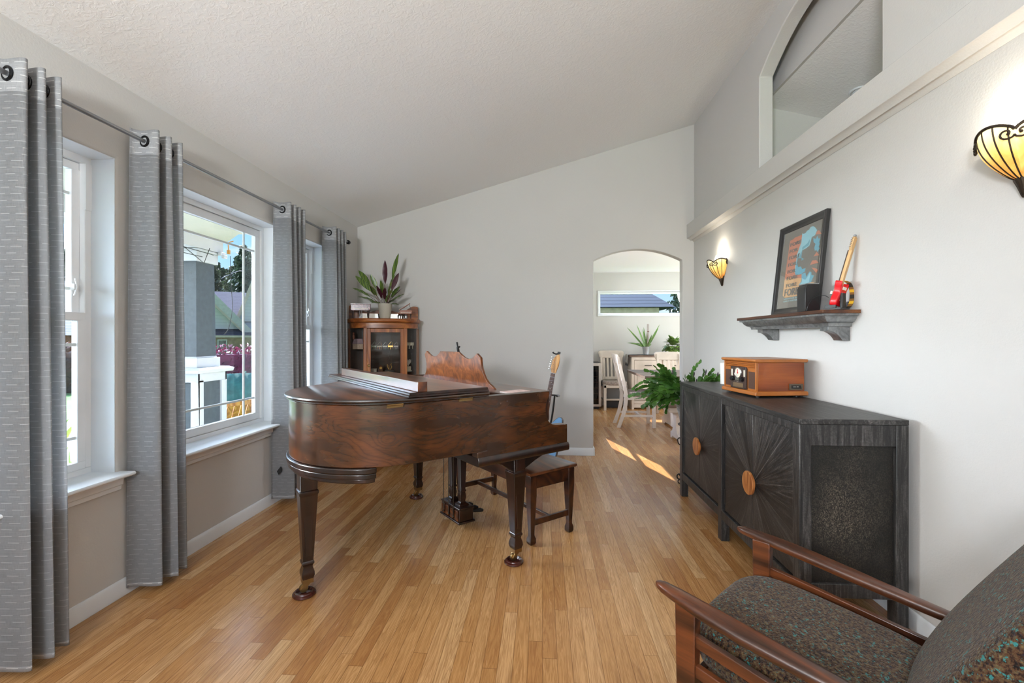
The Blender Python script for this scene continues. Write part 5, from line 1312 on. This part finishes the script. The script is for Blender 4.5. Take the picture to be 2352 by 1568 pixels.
# pendant lamp
cl_ = thing('chandelier', 'dark chandelier with white glass shades over the dining table', 'ceiling light', (2.22, 6.5, 0))
b = NB(); tube(b, [(0, 0, 2.476), (0, 0, 1.70)], .008, 8); lathe(b, [(0, 2.45), (.06, 2.455), (.06, 2.476)], seg=18); ball(b, (0, 0, 1.70), (.03, .03, .05)); new(b, 'stem', BLACKM, cl_)
shm = Mt('white_glass_shade', (.85, .84, .80), .3); shm.set('Emission Color', (1, .93, .82, 1)); shm.set('Emission Strength', .55)
for k in range(5):
    a = R(180) + 2 * PI * k / 5; cx_, sy_ = math.cos(a), math.sin(a)
    b = NB(); tube(b, cr([(0, 0, 1.70), (.13 * cx_, .13 * sy_, 1.64), (.25 * cx_, .25 * sy_, 1.67), (.27 * cx_, .27 * sy_, 1.72)]), .007, 8); lathe(b, [(0, 1.715), (.03, 1.717), (.028, 1.735), (0, 1.74)], (.27 * cx_, .27 * sy_, 0), 12); am = new(b, 'arm', BLACKM, cl_)
    b = NB(); lathe(b, [(.022, 1.735), (.045, 1.77), (.062, 1.82), (.07, 1.875), (.067, 1.875), (.058, 1.82), (.042, 1.775), (.02, 1.742)], (.27 * cx_, .27 * sy_, 0), 20); new(b, 'shade', shm.m, am)
# ================================================================== outdoors
LAWN = Mt('lawn_grass', (.08, .2, .03), .9); n1 = LAWN.noise(LAWN.obj(), 3, 5, .7); LAWN.set('Base Color', LAWN.ramp(n1, [(.3, (.05, .13, .015)), (.7, (.13, .27, .04))])); LAWN = LAWN.m
b = NB(); box(b, -70, -30, -.6, 40, 80, -.45); struct(b, 'ground', LAWN, 'green lawn around the house')
b = NB(); box(b, -5.0, -4, -.44, -2.23, 5.55, -.04); struct(b, 'porch_floor', plain('porch_concrete', (.42, .41, .39), .8), 'concrete porch floor outside the left windows')
b = NB(); box(b, -9.5, -20, -.46, -5.0, 40, -.44); struct(b, 'driveway', plain('pale_concrete', (.26, .255, .245), .85), 'unseen pale concrete slab added before the porch to bounce neutral light')  # unseen, added so the ground bounces less green into the windows
SOF = plain('cream_soffit_paint', (.45, .44, .36), .7, var=.02)
b = NB(); poly(b, [(-2.23, -4), (-2.23, 5.03), (-3.5, 5.03), (-4.0, 5.5), (-5.0, 5.5), (-5.0, -4)], 'Z', 2.45, 2.62); struct(b, 'porch_roof', SOF, 'cream porch ceiling outside the left windows')
b = NB(); poly(b, [(-2.23, 2.66), (-5.2, 2.62), (-2.23, 3.3)], 'Y', -4, 5.0); struct(b, 'porch_roof_slope', plain('grey_shingle', (.2, .2, .21), .8), 'shingled slope above the porch')
GRS = plain('slate_blue_siding', (.045, .058, .067), .7, var=.12, vs=20, bump=.3, bs=160)
WPT = plain('white_exterior_paint', (.46, .47, .47), .6, var=.02)
pc = thing('porch_column', 'square slate-blue porch column on a white panelled pedestal outside the wide window', 'column', (-4.2, 5.23, -.04))
def sqr(b, h, z0, z1, h1=None): loft(b, [[V((i * k, j * k, z)) for i, j in ((-1, -1), (1, -1), (1, 1), (-1, 1))] for k, z in ((h, z0), (h1 or h, z1))])
b = NB(); sqr(b, .16, 1.05, 2.22, .145); new(b, 'shaft', GRS, pc, .004)
b = NB(); sqr(b, .19, .945, 1.06); sqr(b, .165, 1.06, 1.075); new(b, 'shaft_base', WPT, pc, .004)
b = NB(); sqr(b, .29, .885, .925, .30); sqr(b, .30, .925, .945, .26); new(b, 'pedestal_cap', WPT, pc, .004)
b = NB(); sqr(b, .215, 0.0, .885); new(b, 'pedestal', GRS, pc)
b = NB()
for i in range(4):
    T = M.Rotation(PI / 2 * i, 4, 'Z')
    for x0, x1, z0, z1 in ((-.24, -.15, 0, .80), (.15, .24, 0, .80), (-.24, .24, .78, .885), (-.15, .15, 0, .12)): box(b, x0, .21, z0, x1, .24, z1, T=T)
new(b, 'panel_trim', WPT, pc, .003)
b = NB(); sqr(b, .175, 2.20, 2.32); sqr(b, .195, 2.32, 2.345); new(b, 'capital', WPT, pc, .004)
b = NB(); box(b, -4.4, -4, 2.31, -4.0, 5.46, 2.45); box(b, -3.99, 5.1, 2.36, -3.5, 5.4, 2.45) if False else None
tag(new(b, 'porch_beam', WPT), 'white porch beam resting on the slate-blue column', 'beam', kind='structure')
t = thing('plant_hook', 'black metal bracket with prongs fixed under the porch beam', 'hook', (-3.97, 4.95, 2.24))
b = NB(); tube(b, [(0, -.35, .03), (0, .25, .02), (0, .30, .015)], .0045, 6); tube(b, [(0, -.35, -.04), (0, .12, -.035)], .004, 6); tube(b, [(.0, -.2, .05), (.02, .12, -.11), (.03, .2, .08)], .0045, 6); box(b, -.012, -.30, -.04, -.03 + .028, -.26, .075); new(b, 'prong', BLACKM, t)
t = thing('security_light', 'small white security light at the corner of the porch beam', 'lamp', (-3.98, 5.40, 2.315))
b = NB(); box(b, -.02, -.04, -.04, .03, .04, .0); box(b, .02, -.03, -.075, .06, .03, -.03); new(b, 'lamp_head', WPT, t, .006)
t = thing('power_cord', 'orange power cord hanging from the porch ceiling', 'cord', (-3.90, 5.42, 2.45))
b = NB(); tube(b, cr([(.1, -.06, -.004), (0, 0, -.01), (-.01, .01, -.06), (0, .0, -.11)]), .007, 7); box(b, -.015, -.013, -.15, .015, .013, -.10); new(b, 'cord', plain('orange_cord', (.50, .22, .03), .5), t)
t = thing('hanging_cable', 'thin black cable with a hook hanging beside the porch column', 'cable', (-3.98, 5.56, 2.2))
b = NB(); tube(b, cr([(0, 0, .1), (.0, .02, -.3), (.01, .03, -.55), (0, -.02, -.8), (-.04, -.06, -.9)]), .004, 6); tube(b, cr([(-.03, -.12, -.2), (.02, .06, -.10), (.05, .14, -.07), (.06, .17, -.11)]), .005, 6); new(b, 'cable', BLACKM, t)
# foliage cards
def cards(b, fn, n, s, seed=1):
    r = random.Random(seed)
    for _ in range(n):
        p = fn(r); a = V((r.gauss(0, 1), r.gauss(0, 1), r.gauss(0, 1))).normalized(); c = a.orthogonal().normalized(); k = s * r.uniform(.6, 1.3); c2 = a.cross(c)
        b.faces.new([b.verts.new(p + c * k), b.verts.new(p + c2 * k * .45), b.verts.new(p - c * k), b.verts.new(p - c2 * k * .45)])
FIR = leafmat('fir_needles', (.055, .085, .045), (.016, .03, .016), vs=1.5)
FIR2 = leafmat('olive_fir_needles', (.12, .125, .07), (.03, .045, .02), vs=1.5)
BARK = plain('bark', (.07, .045, .03), .9)
def fir(label, x, y, h, r_, seed, mat=None, n=1900):
    t = thing('fir_tree', label, 'tree', (x, y, -.46), 0, 'trees behind the neighbouring houses')
    b = NB(); tube(b, [(0, 0, 0), (0, 0, h * .5), (0, 0, h * .97)], [h * .02, h * .013, h * .003], 8); new(b, 'trunk', BARK, t)
    def f(r):
        z = r.random() ** .8; ly_ = (z * 9) % 1
        rad = r_ * (1 - z) ** .8 * (.55 + .45 * ly_) * r.random() ** .4 + .05
        a = r.uniform(0, 2 * PI); return V((rad * math.cos(a), rad * math.sin(a), h * (.10 + .9 * z) - .12 * rad))
    b = NB(); cards(b, f, n, h * .022, seed); new(b, 'foliage', mat or FIR, t, sharp=180)
def along(px, tt): 
    xc = (px - 1176) / 1045.33; ca_, sa_ = math.cos(math.atan(70 / 1045.33)), math.sin(math.atan(70 / 1045.33))
    return (xc * ca_ - sa_) * tt, (xc * sa_ + ca_) * tt
TR = [(487, 36, 8.5, FIR2, 'olive fir tree just right of the slate-blue porch column'), (499, 52, 11.1, FIR2, 'tall olive fir tree behind the column side of the gabled house'), (510, 44, 9.1, FIR, 'low fir tree in the dip above the purple-grey roof'),
    (521, 60, 11.6, FIR, 'distant fir tree in the middle of the dip above the purple-grey roof'), (533, 40, 8.6, FIR2, 'short olive fir tree left of the tallest tree above the purple-grey roof'), (545, 50, 11.5, FIR, 'fir tree just left of the tallest tree above the purple-grey roof'),
    (559, 36, 9.7, FIR, 'tallest green fir tree above the purple-grey roof behind the window bar'), (571, 56, 13.3, FIR2, 'olive fir tree near the right side of the wide window'), (586, 42, 10.4, FIR, 'fir tree at the right edge of the wide window'),
    (122, 40, 10.5, FIR, 'blue-green fir tree beside the edge of the first curtain'), (140, 50, 12.3, FIR, 'blue-green fir tree in the middle of the first window'), (158, 43, 11.0, FIR, 'blue-green fir tree beside the sash of the first window')]
for i, (px, tt, h, m_, lb) in enumerate(TR):
    x, y = along(px, tt); fir(lb, x, y, h * .93, 2.3 if i < 9 else 3.0, i + 3, m_, 4500)
# neighbouring house behind the wide window (local x across the view, y away from us)
ROOFP = Mt('purple_grey_shingles', (.12, .11, .14), .8); w_s = ROOFP.n('TexWave', {'Vector': ROOFP.obj(), 'Scale': 3.2, 'Distortion': .6}, out=1, bands_direction='Z'); ROOFP.set('Base Color', ROOFP.ramp(w_s, [(0, (.028, .025, .034)), (1, (.055, .05, .064))])); ROOFP.b.inputs['Specular IOR Level'].default_value = .05; ROOFP = ROOFP.m
SID = Mt('white_lap_siding', (.75, .75, .74), .6); w_s = SID.math('FRACT', SID.math('MULTIPLY', SID.n('SeparateXYZ', {0: SID.obj()}, out=2), 5.5)); SID.set('Base Color', SID.ramp(w_s, [(0, (.25, .26, .265)), (.12, (.45, .455, .46))])); SID = SID.m
BRK = plain('tan_brick', (.26, .18, .125), .85, var=.15, vs=6)
TANT = plain('tan_trim', (.40, .33, .27), .7)
WROOF = plain('sunlit_pale_shingles', (.36, .35, .33), .7, var=.05)
hx, hy = along(530, 24)
nh = thing('neighbour_house', 'neighbouring house with white gables and purple-grey roof outside the wide window', 'house', (hx, hy, -.46), R(35.6))
Z = lambda z: z + .46
b = NB(); poly(b, [(.6, Z(2.3)), (4.2, Z(4.06)), (7.5, Z(2.3))], 'X', -3.6, 6.5); new(b, 'main_roof', ROOFP, nh)
b = NB(); box(b, -3.5, .9, 0, 6.4, 7, Z(2.3)); new(b, 'brick_wall', BRK, nh)
b = NB(); poly(b, [(-3.4, Z(1.75)), (-3.4, Z(3.8)), (-2.3, Z(5.0)), (.55, Z(1.85)), (.55, Z(1.75))], 'Y', .2, 1.2); new(b, 'gable_wall', SID, nh)
b = NB(); poly(b, [(-2.3, Z(5.35)), (1.15, Z(1.47)), (.95, Z(1.42)), (.7, Z(1.48)), (-2.3, Z(4.82))], 'Y', -.25, .6); new(b, 'gable_roof', WROOF, nh)
b = NB(); poly(b, [(-2.3, Z(4.82)), (.72, Z(1.50)), (.6, Z(1.50)), (-2.3, Z(4.6))], 'Y', -.22, .5); new(b, 'rake_soffit', TANT, nh)
b = NB(); poly(b, [(-.9, Z(1.40)), (-.9, Z(1.34)), (.9, Z(1.84)), (.9, Z(1.9))], 'X', -3.4, .95); new(b, 'porch_roof_panel', ROOFP, nh)
b = NB(); box(b, -3.4, -.95, Z(1.30), .95, -.88, Z(1.40)); new(b, 'gutter', TANT, nh)
b = NB(); box(b, -3.4, -.6, 0, 1.0, .9, Z(1.32)); new(b, 'front_wall', BRK, nh)
b = NB(); bar(b, -.66, -.60, -.52, -.10, Z(.2), Z(1.2), .05); 
bmesh.ops.transform(b, matrix=M(((0, 1, 0, -.06), (1, 0, 0, 0), (0, 0, 1, 0), (0, 0, 0, 1))), verts=b.verts)
new(b, 'window_trim', WPT, nh)
b = NB(); box(b, -.60, -.62, Z(.2), -.17, -.605, Z(1.2)); new(b, 'window', plain('dark_window', (.10, .14, .12), .2, var=.5, vs=3), nh)
b = NB(); poly(b, [(.30, Z(2.18)), (1.9, Z(6.6)), (3.5, Z(2.18))], 'Y', .5, 3); new(b, 'gable_wall', SID, nh)
b = NB(); poly(b, [(.16, Z(2.16)), (1.9, Z(6.95)), (1.9, Z(6.55)), (.34, Z(2.16))], 'Y', .3, 2.5); new(b, 'gable_rake', TANT, nh)
b = NB(); poly(b, [(-.2, Z(1.6)), (-.2, Z(1.75)), (1.2, Z(2.45)), (1.2, Z(2.3))], 'X', .55, 3.4); new(b, 'lower_roof', WROOF, nh)
# house through the first window
hx, hy = along(137, 22)
n2_ = thing('neighbour_house', 'neighbouring house with pale grey shingles seen through the first window', 'house', (hx, hy, -.46), R(48))
PSH = Mt('pale_grey_shingles', (.5, .5, .5), .8); w_s = PSH.n('TexWave', {'Vector': PSH.obj(), 'Scale': 4, 'Distortion': 1.5, 'Detail': 3}, out=1, bands_direction='Z'); PSH.set('Base Color', PSH.ramp(w_s, [(0, (.16, .16, .17)), (1, (.32, .32, .33))]))
b = NB(); poly(b, [(-.6, Z(1.40)), (4, Z(4.4)), (8.6, Z(1.4))], 'X', -3, 3); new(b, 'roof', PSH.m, n2_)
b = NB(); box(b, -2.8, 0, 0, 2.8, 8, Z(1.4)); new(b, 'wall', plain('orange_brick', (.34, .10, .04), .85, var=.3, vs=4), n2_)
# hedges, fence, deck chair
def hedge(name, label, px, tt, x0, x1, d, h, m_, s, n, rot, seed):
    x, y = along(px, tt); t = thing(name, label, 'hedge', (x, y, -.46), R(rot))
    b = NB(); box(b, x0 + .1, .1, 0, x1 - .1, d - .1, h * .85); 
    cards(b, lambda r: V((r.uniform(x0, x1), r.uniform(0, d), h * r.random() ** .6 * (1 + .05 * math.sin(r.random() * 50)))), n, s, seed); new(b, 'foliage', m_, t, sharp=180)
hedge('burgundy_hedge', 'burgundy hedge between the porch and the gabled house', 530, 13, -1.6, 3.5, .9, 1.46, leafmat('burgundy_leaf', (.22, .025, .07), (.07, .008, .02), vs=3), .07, 3600, 35.6, 2)
hedge('rusty_hedge', 'rusty brown hedge seen through the first window', 137, 14, -1.5, 1.5, .8, 1.5, leafmat('rusty_leaf', (.16, .06, .025), (.04, .018, .008), vs=3), .08, 1800, 48, 4)
x, y = along(540, 10)
t = thing('garden_fence', 'teal garden fence screen below the burgundy hedge', 'fence', (x, y, -.46), R(35.6))
b = NB(); loft(b, [[V((i * .06, .015 * math.sin(i * 1.9), z)) for i in range(-14, 30)] for z in (0, .94)], closed=False); o = new(b, 'screen', plain('teal_mesh', (.030, .15, .135), .6, var=.25, vs=5), t); o.modifiers.new('t', 'SOLIDIFY').thickness = .01
for k in (-.8, .2, 1.2):
    b = NB(); tube(b, [(k, .04, 0), (k, .04, .98)], .02, 6); new(b, 'fence_post', plain('green_post', (.03, .1, .09), .6), t)
x, y = along(548, 7.4)
t = thing('garden_chair', 'orange wooden garden chair outside the wide window', 'chair', (x, y, -.46), R(35.6 + 20))
CED = wood('cedar_slats', '7a3d14', 'b8702c', 'd59a55', 'Z', 1.5, .6, .5)
for s in (-.26, .26):
    b = NB(); tube(b, [(s, .35, .0), (s, .1, .44), (s, -.06, .78)], [.03, .035, .03], 4); new(b, 'arm_post', CED, t)
    b = NB(); box(b, s - .05, -.1, .52, s + .05, .5, .55); new(b, 'armrest', CED, t)
for k in range(5):
    b = NB(); x0 = -.2 + k * .1; loft(b, [[V((x0 + i * .045, y_ + j * .012, z)) for i, j in ((-1, -1), (1, -1), (1, 1), (-1, 1))] for y_, z in ((.25, .25), (-.0, .70))]); new(b, 'back_slat', CED, t)
b = NB(); box(b, -.27, 0.0, .62, .27, .03, .70); box(b, -.27, .15, .25, .27, .65, .28); new(b, 'seat_board', CED, t)
for s in (-.24, .24):
    b = NB(); box(b, s - .03, .6, 0, s + .03, .65, .5); new(b, 'leg', CED, t)
# leafy plants just outside the first window
x, y = along(137, 4.6)
t = thing('garden_plant', 'broad-leaved bright green plant just outside the first window', 'plant', (x, y, -.46))
LIME = leafmat('lime_leaf', (.32, .44, .06), (.12, .24, .03), vs=6)
b = NB(); r5 = random.Random(9)
for k in range(46):
    a = r5.uniform(0, 2 * PI); h_ = r5.uniform(.35, .95)
    leaf(b, (r5.uniform(-.35, .35), r5.uniform(-.35, .35), r5.uniform(0, .15)), (math.cos(a) * .5, math.sin(a) * .5, 1.1), (math.cos(a + 1.5), math.sin(a + 1.5), .2), h_, .10, .25, 8, fold=.25)
new(b, 'foliage', LIME, t, sharp=70)
# house and trees beyond the dining room window
t = thing('neighbour_house', 'house with a blue-grey shingle roof outside the dining room window', 'house', (0, 14, -.46))
BSH = Mt('blue_grey_shingles', (.15, .18, .23), .8); w_s = BSH.n('TexWave', {'Vector': BSH.obj(), 'Scale': 2.6, 'Distortion': 1.2, 'Detail': 3}, out=1, bands_direction='Z'); BSH.set('Base Color', BSH.ramp(w_s, [(0, (.018, .021, .027)), (.15, (.032, .038, .047)), (1, (.04, .047, .058))])); BSH.b.inputs['Specular IOR Level'].default_value = .05
b = NB(); loft(b, [[V((-6, 0, Z(2.2))), V((4.0, 0, Z(2.2))), V((4.0, 9, Z(2.2))), V((-6, 9, Z(2.2)))], [V((-3, 4.5, Z(4.4))), V((1.9, 4.5, Z(4.4))), V((1.9, 4.6, Z(4.4))), V((-3, 4.6, Z(4.4)))]]); new(b, 'roof', BSH.m, t)
b = NB(); box(b, -5.6, .35, 0, 3.6, 8.6, Z(2.2)); new(b, 'wall', plain('taupe_siding', (.36, .29, .24), .8), t)
for i, (x, y, h) in enumerate(((5.6, 17.5, 4.6), (8.6, 20, 5.4), (3.0, 26.5, 7.0))):
    fir(['dark tree right of the roof outside the dining room window', 'dark tree at the far right outside the dining room window', 'dark tree behind the roof outside the dining room window'][i], x, y, h, 2.4, 30 + i, FIR, 5000)
# ================================================================== unseen fill lights added for living and dining room, and the foyer lamp
area('rear_fill_light', (-.2, -3.15, 1.45), (-.2, 0, 1.5), 2.5, 2.0, 20, (.92, .96, 1))  # added fill behind the camera, standing in for daylight
area('dining_fill_light', (4.4, 6.75, 1.35), (2, 6.75, 1.2), 2.8, 1.9, 80, (.96, .98, 1))  # added fill from an unseen side, brightens the dining room
area('foyer_ceiling_lamp', (3.4, 1.5, 2.6), (3.4, 1.5, 0), .6, .6, 14, (.95, .97, 1))
area('ceiling_bounce_light', (-.9, -1.6, 1.7), (-.6, -.4, 3.0), .5, .5, 110, (.94, .97, 1))  # added uplight behind the camera, bounced off the ceiling; no fixture modelled
